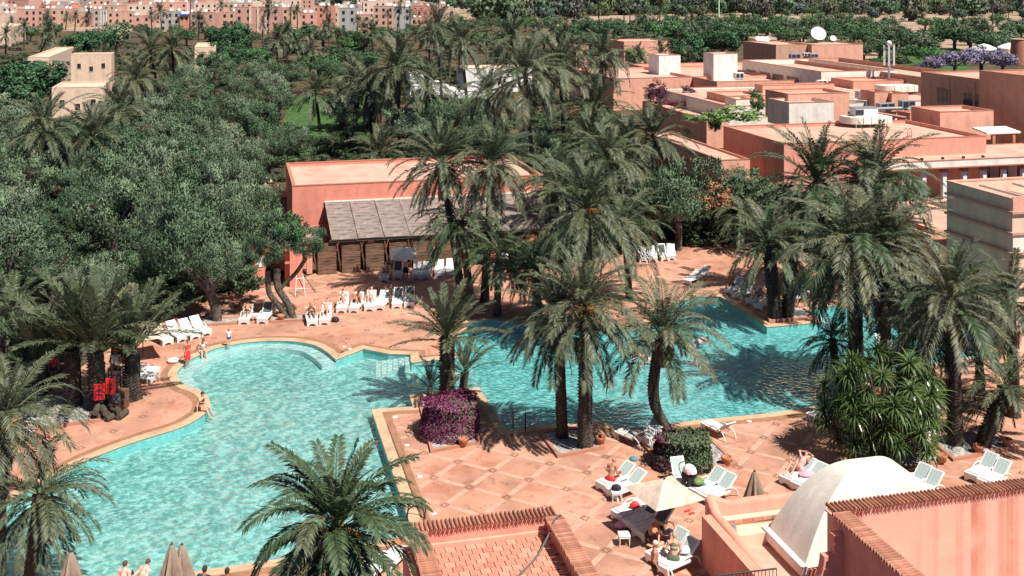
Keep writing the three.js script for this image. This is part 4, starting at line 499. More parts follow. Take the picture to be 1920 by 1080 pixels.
sizeOf(block('hotel_gallery', 'low gallery roof along the left side of the pink wing', { fl: [1352, 300], fr: [1404, 297], bl: [1285, 246], h: 3.9, parapet: 0.2, wall: M.salmon, group: 'wings of the pink hotel' }));
sizeOf(block('hotel_wing', 'pink cube with a sunken roof on the right of the duct', { fl: [1762.6, 209.4], fr: [1860, 205.7], bl: [1696, 200], h: 7.4, base: 4, wall: M.salmon, group: 'wings of the pink hotel' }));
sizeOf(block('roof_hut', 'cream-white roof room in the middle of the hotel roofs', { fl: [1479.5, 192.5], fr: [1563, 190], bl: [1437, 184], h: 7.55, base: 4.5, wall: M.cream, group: 'rooms on the hotel roofs' }));
sizeOf(block('roof_hut', 'pink roof room right behind the cream one', { fl: [1478, 176], fr: [1587, 172], bl: [1452, 167], h: 8.1, base: 4.5, wall: M.salmon, group: 'rooms on the hotel roofs' }));
sizeOf(block('roof_tower', 'taller white chimney tower, right of its pair', { fl: [1338, 100.6], fr: [1375, 98.8], bl: [1320, 97.8], h: 9.7, base: 4, parapet: 0.25, wall: M.white, category: 'tower', group: 'white roof towers' }));
sizeOf(block('roof_tower', 'smaller white chimney tower, left of its pair', { fl: [1235.6, 103.4], fr: [1274.5, 102.5], bl: [1221, 100], h: 8.8, base: 4, parapet: 0.25, wall: M.white, category: 'tower', group: 'white roof towers' }));
sizeOf(block('hotel_wing', 'wide flat-roofed middle wing behind the vines', { fl: [1366, 199], fr: [1770, 182], bl: [1200, 166], h: 5.6, wall: M.cream, parapet: 0.3, group: 'wings of the pink hotel' }));
sizeOf(block('hotel_wing', 'flat-roofed rear wing at the foot of the white towers', { fl: [1344.5, 153], fr: [1760, 138], bl: [1160, 120], h: 5.6, parapet: 0.7, group: 'wings of the pink hotel' }));
sizeOf(block('hotel_wing', 'low flat roof at the far left end of the hotel', { fl: [1150, 147], w: 30, bl: [1065, 128], h: 5.6, parapet: 0.5, group: 'wings of the pink hotel' }));
sizeOf(block('roof_terrace', 'lower roof terrace with the dark bougainvillea', { fl: [1325, 224], w: 12, bl: [1180, 190], h: 3.9, parapet: 0.25, group: 'wings of the pink hotel' }));
[['low parapet ring on the middle wing, left of the roof rooms', [1362, 180], [1430, 177], [1348, 171], 6.3, M.salmon], ['small cream roof room beside the parapet ring', [1380, 186], [1412, 185], [1368, 181], 6.4, M.cream], ['small pink stair hut below the mast', [1640, 172], [1668, 171], [1632, 167], 7.2, M.salmon], ['pink stair hut right of the one below the mast', [1672, 175], [1702, 174], [1664, 170], 7.0, M.salmon], ['flat pink slab near the pink cube', [1706, 212], [1740, 211], [1694, 207], 6.4, M.pink], ['long low parapet before the rear wing', [1430, 160], [1560, 156], [1418, 157], 6.5, M.salmon], ['sunken pink roof well at the rear', [1600, 152], [1690, 149], [1575, 145], 6.6, M.pink]].forEach(([l, fl, fr, bl, h, m]) => sizeOf(block('roof_hut', l, { fl, fr, bl, h, base: 4.5, wall: m, parapet: 0.35, group: 'rooms on the hotel roofs' })));
const K = block('hotel_wing', 'grey-shaded rear wing with dark openings in its side', { fl: [1540, 134], fr: [1675, 130], bl: [1385, 112], h: 7.6, parapet: 0.9, wall: M.cream, group: 'wings of the pink hotel' }), [kw, kd] = sizeOf(K);
for (let k = 0; k < 4; k++) windowOn(K, 'left', -kd + 4 + k * 5.2, 5.2, 4, 1.5, 0, 0, M.cream);
sizeOf(block('hotel_wing', 'long far wing with a rusty parapet behind the mast', { fl: [1740, 146], w: 12, bl: [1560, 108], h: 7.4, parapet: 0.8, wall: M.ochre, group: 'wings of the pink hotel' }));
const Q = block('hotel_wing', 'tall brown wing with triple arched windows', { fl: [1912, 158], w: 16, bl: [1739, 134], h: 10.2, wall: M.ochre, parapet: 0.3, group: 'wings of the pink hotel' }), [qw, qd] = sizeOf(Q);
{ const seenX = (z) => { const p = Q.position.clone().addScaledVector(E2, z); return 960 + FOCAL * p.x / -p.z; };
  for (const [px, y] of [[1761, 8.2], [1769, 8.2], [1778, 8.2], [1811, 8.05], [1820, 8.05], [1831, 8.05], [1871, 7.9], [1881, 7.9], [1891, 7.9]]) { let a = -qd, b = 0; for (let i = 0; i < 40; i++) { const m = (a + b) / 2; if (seenX(m) < px) a = m; else b = m; } windowOn(Q, 'left', a, y - 0.75, 0.95, 1.95, 0, 0, M.ochre); }
  for (let k = 0; k < 2; k++) { const p = put('drainpipe', Q, M.salmon, 0.1, 5.5, 0.14, -0.05, 7, -qd * (0.42 + 0.26 * k)); } }
sizeOf(block('hotel_wing', 'upper storey with a high parapet at the far right', { fl: [1925, 142], w: 14, bl: [1868, 131], h: 11.5, parapet: 1.0, wall: M.ochre, group: 'wings of the pink hotel' }));
// portico
{
  const g = block('portico', 'low portico with a white fascia and clay-capped columns', { fl: [1640, 306], w: 24, d: 8.5, h: 4.2, base: 3.5, parapet: 0.06, wall: M.cream, group: 'wings of the pink hotel' }); sizeOf(g);
  put('cornice', g, M.copingClay, 24.3, 0.12, 8.7, 12, 3.44, -4.2);
  put('back_wall', g, M.salmon, 24, 3.4, 0.3, 12, 1.7, -8.2); put('floor', g, M.pinkRoof, 24, 0.1, 8.5, 12, 0.05, -4.2);
  for (let k = 0; k < 10; k++) { const x = 1.2 + k * 2.35; const c = put('column', g, M.white, 0.42, 2.9, 0.42, x, 1.45, -0.6); put('capital', c, M.copingClay, 0.66, 0.34, 0.66, 0, 1.62, 0); put('glass_door', g, M.glass, 1.1, 2.4, 0.06, x + 1.1, 1.3, -8.02); }
  for (const x of [5.6, 8.0, 10.4, 12.7]) { const f = put('floodlight', g, M.dark, 0.25, 0.22, 0.2, x, 4.33, -0.4); }
}
{ // iron ladder and camera pole on the terrace wall of the pink wing
  const p = at(1700, 285, 4.2), g = thing('wall_ladder', 'rusty iron ladder hooked over the pink terrace wall', 'ladder', null, p, TURN), rail = (x) => tube([V(x, 0, 0.15), V(x, 1.9, 0.15), V(x, 2.5, 0.0), V(x, 2.3, -0.5)], 0.035, 12, 5);
  mesh('rail', rail(0), M.pot, g); mesh('rail', rail(0.5), M.pot, g); for (let k = 0; k < 6; k++) mesh('rung', cyl(V(0, 0.3 + k * 0.33, 0.15), V(0.5, 0.3 + k * 0.33, 0.15), 0.022), M.pot, g);
  const q = thing('camera_pole', 'thin pole with a camera at the pink terrace wall', 'camera', null, at(1741, 283, 4.2), TURN); mesh('pole', cyl(V(0, 0, 0), V(0.12, 1.1, 0), 0.05), M.steel, q); put('camera', q, M.white2, 0.42, 0.16, 0.16, 0.25, 1.12, 0);
}
// roof plant
function plenum(label, px, py, h, w, hh, d, top) {
  const g = thing('roof_duct', label, 'duct', 'ducts on the hotel roof', at(px, py, h), TURN), s = new THREE.Shape(); s.moveTo(-w / 2, 0); s.lineTo(-w / 2, -d * 0.3); s.quadraticCurveTo(-w / 2 + 0.2, -d, -w * 0.12, -d); s.lineTo(w / 2, -d); s.lineTo(w / 2, 0); s.closePath();
  mesh('casing', metric(new THREE.ExtrudeGeometry(s, { depth: hh, bevelEnabled: true, bevelSize: 0.04, bevelThickness: 0.04, bevelSegments: 1 }).rotateX(-Math.PI / 2).rotateX(0).scale(1, 1, 1).translate(0, 0.45, -d)), M.cream, g);
  for (let k = 0; k < 4; k++) put('flange', g, M.zinc, 0.05, hh + 0.1, 0.05, -w / 2 + w * (0.3 + 0.2 * k), 0.45 + hh / 2, 0.045);
  if (top) { put('upper_casing', g, M.white, w * 0.55, 0.9, d * 0.55, -w * 0.02, 0.45 + hh + 0.5, -d * 0.6); put('louvre', g, M.dark, w * 0.2, 0.6, 0.05, -w * 0.2, 0.45 + hh + 0.5, -d * 0.31); put('cap', g, M.zinc, w * 0.6, 0.08, d * 0.6, -w * 0.02, 0.45 + hh + 1.0, -d * 0.6); }
  for (const [x, z] of [[-w * 0.35, -0.2], [w * 0.4, -0.2], [0, -0.3]]) put('stand', g, M.zinc, 0.08, 0.45, 0.08, x, 0.225, z);
}
plenum('big cream duct with a rounded end on the pink wing roof', 1634, 240, 5.62, 5.2, 0.75, 2.4, true);
plenum('cream duct below the antenna mast', 1690, 178, 5.35, 5.6, 0.9, 2.6, false);
{
  const g = thing('antenna_mast', 'grey antenna mast with white panels on the hotel roof', 'antenna', null, at(1667, 160, 5.35)); mesh('pole', cyl(V(0, 0, 0), V(0, 6.9, 0), 0.22, 0.16, 10), M.zinc, g); mesh('radome', new THREE.SphereGeometry(0.42, 14, 10).translate(0, 6.95, 0), M.white2, g);
  for (let k = 0; k < 4; k++) { const a = k * 1.57 + 0.4, x = Math.cos(a) * 0.75, z = Math.sin(a) * 0.75; const p = mesh('panel', rbox(0.3, 3.3, 0.18, 0.05), M.white2, g); p.position.set(x, 4.9, z); p.rotation.y = -a; mesh('bracket', cyl(V(0, 5.6, 0), V(x, 5.6, z), 0.05), M.zinc, g); mesh('bracket', cyl(V(0, 4.2, 0), V(x, 4.2, z), 0.05), M.zinc, g); }
  const units = [[1578, 150, 'wide grey air conditioner behind the roof parapet'], [1604, 149, 'second wide air conditioner beside the first'], [1640, 146, 'small dark air unit left of the mast'], [1655, 142, 'dark air unit behind the mast foot'], [1690, 150, 'grey air unit right of the mast foot'], [1620, 186, 'grey air unit behind the cream duct'], [1540, 160, 'white tank on the middle roof'], [1700, 205, 'grey air unit near the pink cube'], [1660, 205, 'grey pump box among the pipes'], [1385, 149, 'caged unit at the foot of the taller white tower'], [1525, 108, 'small chimney cowl on the rear wing'], [1490, 111, 'squat vent on the rear wing'], [1512, 106, 'second vent on the rear wing']];
  units.forEach(([px, py, l], k) => { const u = thing('roof_unit', l, 'roof unit', 'machines on the hotel roof', at(px, py, 5.6), TURN + (k % 3) * 0.1), w = 1.6 + (k % 3) * 0.5, h = 0.7 + (k % 2) * 0.35; mesh('casing', rbox(w, h, 0.9, 0.05, 0, h / 2 + 0.15, 0), k % 3 ? M.zinc : M.white2, u); put('grille', u, M.dark, w * 0.38, h * 0.7, 0.03, -w * 0.22, h / 2 + 0.15, 0.46); put('grille', u, M.dark, w * 0.38, h * 0.7, 0.03, w * 0.24, h / 2 + 0.15, 0.46); put('foot', u, M.zinc, w, 0.15, 0.1, 0, 0.075, 0.3); });
  [[[1592, 212], [1620, 206], [1690, 203], 0.22, 'silver pipe bundle crossing the hotel roof'], [[1600, 207], [1640, 212], [1700, 222], 0.2, 'pink-brown pipe running toward the pink cube'], [[1580, 196], [1600, 188], [1625, 190], 0.14, 'thin silver pipe by the roof rooms'], [[1700, 208], [1712, 202], [1722, 205], 0.3, 'fat bent silver duct left of the pink cube']].forEach(([a, b, c, r, l], k) => { const A = at(a[0], a[1], 5.9), pts = [A, at(b[0], b[1], 6.1), at(c[0], c[1], 6.0)].map((p) => p.clone().sub(V(A.x, 0, A.z))), g2 = thing('roof_pipe', l, 'pipe', 'pipes on the hotel roof', V(A.x, 0, A.z)); mesh('pipe', tube(pts, r, 20, 8), k === 1 ? M.salmon : M.zinc, g2); for (const p of [pts[0], pts[2]]) put('bracket', g2, M.zinc, 0.1, p.y - 5.3, 0.1, p.x, (p.y + 5.3) / 2, p.z); });
}
const dishGeo = new THREE.LatheGeometry([...Array(7)].map((_, i) => new THREE.Vector2(i / 6, (i / 6) ** 2 * 0.28)), 18).rotateX(1.0);
function dish(label, px, py, h, r, m = M.white2) { const g = thing('satellite_dish', label, 'satellite dish', 'satellite dishes', at(px, py, h)); const d = mesh('reflector', dishGeo, m, g); d.position.y = r * 1.1; d.scale.setScalar(r); mesh('post', cyl(V(0, 0, 0), V(0, r * 1.15, 0), 0.06), M.zinc, g); mesh('arm', cyl(V(0, r * 0.6, r * 0.3), V(0, r * 1.4, r * 0.9), 0.035), M.zinc, g); }
const F1 = block('garden_building', 'low brown building with dishes on its roof', { fl: [1455, 84], fr: [1520, 82], bl: [1400, 77], h: 7.5, wall: M.ochre, parapet: 0.3 }); sizeOf(F1);
sizeOf(block('garden_building', 'low pale building right of the brown one with dishes', { fl: [1522, 84], fr: [1612, 82], bl: [1500, 79], h: 7.5, wall: M.salmon, parapet: 0.2 }));
dish('large white dish on the brown garden building', 1534, 80, 7.4, 1.9); dish('small dish right of the large one', 1562, 79, 7.4, 0.8); dish('leftmost small dish on the brown building', 1422, 79, 7.4, 0.75); dish('second small dish on the brown building', 1430, 79.5, 7.4, 0.75); dish('third small dish on the brown building', 1438, 80, 7.4, 0.75);
sizeOf(block('garden_building', 'salmon building half hidden by palms left of the white towers', { fl: [1170, 78], fr: [1250, 76], bl: [1150, 73], h: 6, wall: M.salmon, parapet: 0.3 })); sizeOf(block('garden_building', 'small brown block with a flat roof among the far palms', { fl: [1080, 86], fr: [1100, 85], bl: [1070, 82], h: 6.5, wall: M.ochre, parapet: 0.3 }));
{ const g = thing('round_tower', 'round brown tower at the far right picture edge', 'tower', null, at(1912, 122)); mesh('wall', metric(new THREE.CylinderGeometry(2.2, 2.6, 7, 24).translate(0, 3.5, 0)), M.copingClay, g); mesh('rim', new THREE.TorusGeometry(2.2, 0.15, 8, 28).rotateX(Math.PI / 2).translate(0, 7, 0), M.ochre, g);
  for (const [x, y, l] of [[1845, 108, 'larger white tent roof behind the lilac trees'], [1893, 106, 'smaller white tent roof near the round tower']]) { const t = thing('tent', l, 'tent', 'white tents', at(x, y)); mesh('canopy', new THREE.LatheGeometry([[0, 4.2], [1.5, 3.8], [3.4, 3.0], [3.6, 2.4]].map((q) => new THREE.Vector2(...q)), 12), M.white2, t); for (let k = 0; k < 4; k++) mesh('pole', cyl(V(Math.cos(k * 1.57) * 3.2, 0, Math.sin(k * 1.57) * 3.2), V(Math.cos(k * 1.57) * 3.2, 2.7, Math.sin(k * 1.57) * 3.2), 0.06), M.zinc, t); }
  const p = thing('light_pole', 'tall pale green pole beyond the hotel', 'pole', null, at(1348, 40)); mesh('pole', cyl(V(0, 0, 0), V(0, 21, 0), 0.5, 0.3, 8), mat(0.45, 0.58, 0.42, 0.6), p); put('lamp', p, M.white2, 1.2, 0.3, 0.5, 0.4, 21, 0); }
{ // terrace canopy by the tall brown wing
  const g = thing('canopy', 'white sloping canopy at the foot of the tall brown wing', 'canopy', null, at(1862, 262, 4.6), TURN); const r = put('roof', g, M.white2, 4.4, 0.18, 2.6, 1.2, 0.9, -1); r.rotation.x = 0.12; put('post', g, M.copingClay, 0.35, 1.6, 0.35, 0, 0, 0); put('post', g, M.copingClay, 0.35, 1.6, 0.35, 2.6, 0, 0); }
// grey tower by the pool arm
{
  const g = block('corner_tower', 'tall grey-shaded corner building at the right of the pool', { fl: [1898, 372], w: 12, bl: [1777, 338], h: 9.2, wall: M.dune, parapet: 0.8, cope: M.salmon }), [w, d] = sizeOf(g);
  for (const y of [8.35, 7.1, 5.9]) { put('cornice', g, M.ochre, 0.16, 0.14, d + 0.3, -0.08, y, -d / 2 + 0.1); put('cornice', g, M.ochre, w + 0.2, 0.14, 0.16, w / 2, y, 0.085); }
  put('front_panel', g, M.cream, w - 0.02, 1.1, 0.05, w / 2, 6.5, 0.026); put('front_panel', g, M.salmon, w - 0.02, 0.9, 0.05, w / 2, 8.85, 0.026);
  for (let k = 0; k < 3; k++) put('roof_beam', g, M.zinc, 0.12, 0.12, d * 0.8, 2 + k * 2.5, 8.9, -d / 2);
  windowOn(g, 'left', -d * 0.55, 3.6, 1.0, 1.5, 0, 0, M.dune); windowOn(g, 'left', -d * 0.55, 1.2, 1.0, 1.6, 0, 0, M.dune);
  const q = block('gallery', 'low tiled-edge gallery left of the grey corner building', { fl: [1753, 430], w: 5, bl: [1671, 378], h: 5.4, base: 4.2, parapet: 0.05, wall: M.salmon }), [gw, gd] = sizeOf(q); put('eave', q, M.ochre, 0.3, 0.5, gd, -0.16, 4.75, -gd / 2); for (let k = 0; k < 4; k++) put('post', q, M.dune, 0.35, 4.2, 0.35, 0.4, 2.1, -gd * (0.05 + 0.3 * k)); put('handrail', q, M.zinc, 0.1, 0.1, gd, gw - 0.4, 5.75, -gd / 2);
}
// pavilion with the reed roof
{
  const g = block('pavilion', 'pink poolside pavilion with a flat roof above the reed canopy', { fl: [548, 348], fr: [1012, 324], bl: [538, 305], h: 5.6, wall: M.pinkDeep, parapet: 0.35 }), [w, d] = sizeOf(g), L = (px, py, h) => local(V(g.position.x, h, g.position.z), at(px, py, h));
  const x0 = L(612, 390, 4.05)[0], x1 = w - 0.3, n = 9, zE = 6.6, yT = 4.05, yE = 2.5, pw = (x1 - x0) / n, len = Math.hypot(zE, yT - yE), rng = rngOf(7);
  for (let k = 0; k < n; k++) { const p = mesh('reed_panel', sbox(pw - 0.05, 0.07, len), M.reed, g); p.position.set(x0 + pw * (k + 0.5), (yT + yE) / 2 + 0.02 * (k % 3), zE / 2 + 0.1); p.rotation.x = Math.atan2(yT - yE, zE) + (rng() - 0.5) * 0.012; }
  put('eave_beam', g, M.beam, x1 - x0 + 0.2, 0.16, 0.14, (x0 + x1) / 2, yE - 0.1, zE - 0.05); put('wall_plate', g, M.cream, x1 - x0, 0.12, 0.1, (x0 + x1) / 2, yT + 0.12, 0.09);
  for (const [px, py] of [[584, 528], [703, 521], [822, 514], [940, 508]]) { const [x, z] = L(px, py, 0); put('post', g, M.pink, 0.42, 2.36, 0.36, x, 1.18, zE - 0.35); }
  const xb = L(592, 520, 0)[0], xe = L(960, 512, 0)[0], nb = 8, bw = (xe - xb) / nb; for (let k = 0; k < nb; k++) { const p = mesh('blind', sbox(bw - 0.42, 0.04, 2.35), M.blind, g); p.position.set(xb + bw * (k + 0.5), 1.1, zE + 0.02); p.rotation.x = 1.36; put('blind_rail', g, M.wood, bw - 0.3, 0.07, 0.07, xb + bw * (k + 0.5), 0.06, zE + 0.3); const q = put('shadow_bar', g, M.wood, 0.1, 2.4, 0.1, xb + bw * k, 1.15, zE - 0.1); q.rotation.z = 0.14; }  // leaning dark bars are added in place of slanted shadows across the blinds
  put('inner_wall', g, M.pinkDeep, xe - xb, 2.4, 0.2, (xb + xe) / 2, 1.2, 0.6);
  const s = thing('side_pavilion', 'pink open wing with square pillars left of the pavilion', 'building', null, at(478, 538), TURN); for (const [x, z, hw] of [[0.35, 0, 0.8], [2.4, -0.6, 0.5], [2.9, 0.5, 0.9]]) put('pillar', s, M.pinkDeep, hw, 2.5, 0.5, x, 1.25, z); put('beam', s, M.pinkDeep, 4.6, 0.5, 0.5, 2.1, 2.75, -0.1); put('roof', s, M.pinkRoof, 4.8, 0.15, 5, 2.1, 3.08, -2.2); put('back_wall', s, M.pink, 4.6, 2.5, 0.3, 2.1, 1.25, -4.4); put('notice', s, M.white2, 0.5, 0.7, 0.04, 0.35, 1.85, 0.28);
  const f = thing('easel', 'white folding easel frame beside the leaning olive', 'easel', null, at(562, 553), 0.3); for (const s2 of [-0.35, 0.35]) { mesh('leg', cyl(V(s2, 0, 0.25), V(s2 * 0.6, 1.5, 0), 0.03), M.white2, f); mesh('leg', cyl(V(s2 + 0.8, 0, -0.2), V(s2 * 0.6, 1.5, 0), 0.03), M.wood, f); } put('crossbar', f, M.white2, 0.7, 0.05, 0.04, 0, 0.5, 0.17); put('crossbar', f, M.white2, 0.6, 0.05, 0.04, 0, 1.2, 0.06);
}
// clay roof tiles set across a wall top
const tileGeo = (() => { const g = new THREE.CylinderGeometry(0.062, 0.075, 0.62, 7, 1, false, 0, Math.PI).rotateZ(Math.PI / 2).rotateX(-Math.PI / 2).rotateX(Math.PI / 2); const s = new THREE.Shape(); for (let k = 0; k <= 8; k++) { const a = k / 8 * Math.PI; s[k ? 'lineTo' : 'moveTo'](Math.cos(a) * 0.058, Math.sin(a) * 0.12); } for (let k = 8; k >= 0; k--) { const a = k / 8 * Math.PI; s.lineTo(Math.cos(a) * 0.04, Math.sin(a) * 0.095 - 0.004); } s.closePath(); return metric(new THREE.ExtrudeGeometry(s, { depth: 0.66, bevelEnabled: false }).translate(0, 0, -0.33)); })();
function tileRow(g, from, to, y, rng, span = 0.66) {
  const d = to.clone().sub(from), L = d.length(), n = Math.floor(L / 0.15), turn = Math.atan2(-d.z, d.x);
  for (let k = 0; k < n; k++) { const t = mesh('roof_tile', tileGeo, M.tile[Math.floor(rng() * 4)], g); t.position.copy(from).addScaledVector(d, (k + 0.5) / n); t.position.y = y + (rng() - 0.5) * 0.012; t.rotation.set((rng() - 0.5) * 0.05, turn + (rng() - 0.5) * 0.06, (rng() - 0.5) * 0.06); t.scale.z = span / 0.66 * (0.96 + 0.08 * rng()); }
}
{ // near roof with a tiled parapet and paved floor
  const h = 3.2, o = at(768, 984, h), w = local(o, at(1040, 954, h))[0], dep = 5.5, g = thing('tiled_roof_building', 'small near building with a paved roof and tiled parapet', 'building', null, V(o.x, 0, o.z), TURN), rng = rngOf(12), T = 0.36, fl = 2.5, wh = h - 0.1;
  for (const [ww, dd, x, z] of [[w, T, w / 2, T / 2], [T, dep, T / 2, T + dep / 2], [T, dep, w - T / 2, T + dep / 2]]) put('wall', g, M.pink, ww, wh, dd, x, wh / 2, z);
  put('ledge', g, M.pink, 0.3, 2.75, dep, -0.17, 1.37, T + dep / 2 + 0.2);
  put('roof_slab', g, M.grout, w - 2 * T - 0.01, fl - 0.03, dep, w / 2, (fl - 0.03) / 2, T + dep / 2 + 0.005);
  put('skirting', g, M.salmon, w - 2 * T, 0.16, 0.12, w / 2, fl + 0.06, T + 0.065);
  const pw = 0.36, pd = 0.335, pg = rbox(pw - 0.022, 0.05, pd - 0.02, 0.012), nx = Math.floor((w - 2 * T - 0.1) / pw);
  for (let j = 0; j < 13; j++) for (let i = 0; i < nx; i++) { const u = (i + 0.5 + (j % 2 ? 0.45 : 0)) * pw; if (u + pw / 2 > w - 2 * T) continue; const p = mesh('paver', pg, M.paver[Math.floor(rng() * rng() * 4)], g); p.position.set(T + 0.05 + u, fl - 0.012 + rng() * 0.012, T + 0.3 + j * pd); p.rotation.y = (rng() - 0.5) * 0.02; }
  tileRow(g, V(0, 0, T / 2), V(w, 0, T / 2), h - 0.1, rng); tileRow(g, V(T / 2, 0, T + 0.2), V(T / 2, 0, T + dep), h - 0.1, rng); tileRow(g, V(w - T / 2, 0, T + 0.2), V(w - T / 2, 0, T + dep), h - 0.1, rng);
  const [cx, cz] = local(V(o.x, 0, o.z), at(1042, 968, 3.2)), c = thing('cable', 'grey cable lying over the tiled parapet and paved roof', 'cable', null, V(0, 0, 0)); mesh('sheath', tube([at(1056, 975, 2.9), at(1050, 966, 3.25), at(1040, 975, 3.27), at(1030, 1000, 3.0), at(1005, 1045, 2.56), at(970, 1082, 2.55), at(940, 1110, 2.55)], 0.035, 60, 6), M.cableGrey, c);
  const r2 = [[962, 806], [985, 803]].map(([x, y]) => at(x, y)), ld = thing('pool_ladder', 'steel pool ladder by the two tall palms', 'ladder', 'pool ladders', r2[0]); const lx = r2[1].x - r2[0].x; for (const x of [0, lx]) mesh('rail', tube([V(x, 0.02, 0.25), V(x, 0.75, 0.2), V(x, 0.85, 0), V(x, 0.7, -0.35), V(x, -0.8, -0.45)], 0.028, 24, 6), M.dark, ld); for (let k = 0; k < 3; k++) mesh('rung', cyl(V(0, -0.2 - k * 0.25, -0.44), V(lx, -0.2 - k * 0.25, -0.44), 0.03), M.dark, ld);
  const l2 = thing('pool_ladder', 'dark pool handrails beside the tiled near roof', 'ladder', 'pool ladders', at(778, 990)); for (const z of [0, -0.75]) mesh('rail', tube([V(0.35, 0, z), V(0.33, 0.75, z), V(0.1, 0.9, z), V(-0.25, 0.75, z), V(-0.4, -0.7, z)], 0.028, 24, 6), M.dark, l2);
}
{ // near courtyard walls with tiled tops, right
  const h = 4.5, o = at(1551, 946, h), g = thing('courtyard_wall', 'stained pink courtyard wall with a clay-tile top', 'wall', null, V(o.x, 0, o.z), TURN), rng = rngOf(15), T = 0.34, w = 12, dep = 7;
  put('wall', g, M.stained, w, h - 0.1, T, w / 2, (h - 0.1) / 2, T / 2); put('wall', g, M.pink, T, h - 0.1, dep, T / 2, (h - 0.1) / 2, T + dep / 2); put('floor', g, M.grout, w, 0.3, dep, w / 2, 0.2, T + dep / 2 + 0.4);
  put('ledge', g, M.salmon, 0.1, 0.06, dep + T, -0.045, h - 0.16, (dep + T) / 2);
  tileRow(g, V(0, 0, T / 2), V(w, 0, T / 2), h - 0.1, rng); tileRow(g, V(T / 2, 0, T + 0.2), V(T / 2, 0, T + dep), h - 0.1, rng);
  const st = new THREE.Shape(); st.moveTo(0, 0); st.lineTo(0, 4.0); st.lineTo(-0.35, 4.0); st.lineTo(-0.35, 3.35); st.lineTo(-0.7, 3.35); st.quadraticCurveTo(-0.75, 2.35, -1.5, 2.2); st.lineTo(-2.3, 2.3); st.lineTo(-2.3, 0); st.closePath();
  const s = mesh('stepped_wall', metric(new THREE.ExtrudeGeometry(st, { depth: 0.3, bevelEnabled: false })), M.pink, g); s.position.set(-0.002, 0, 0.75);
}
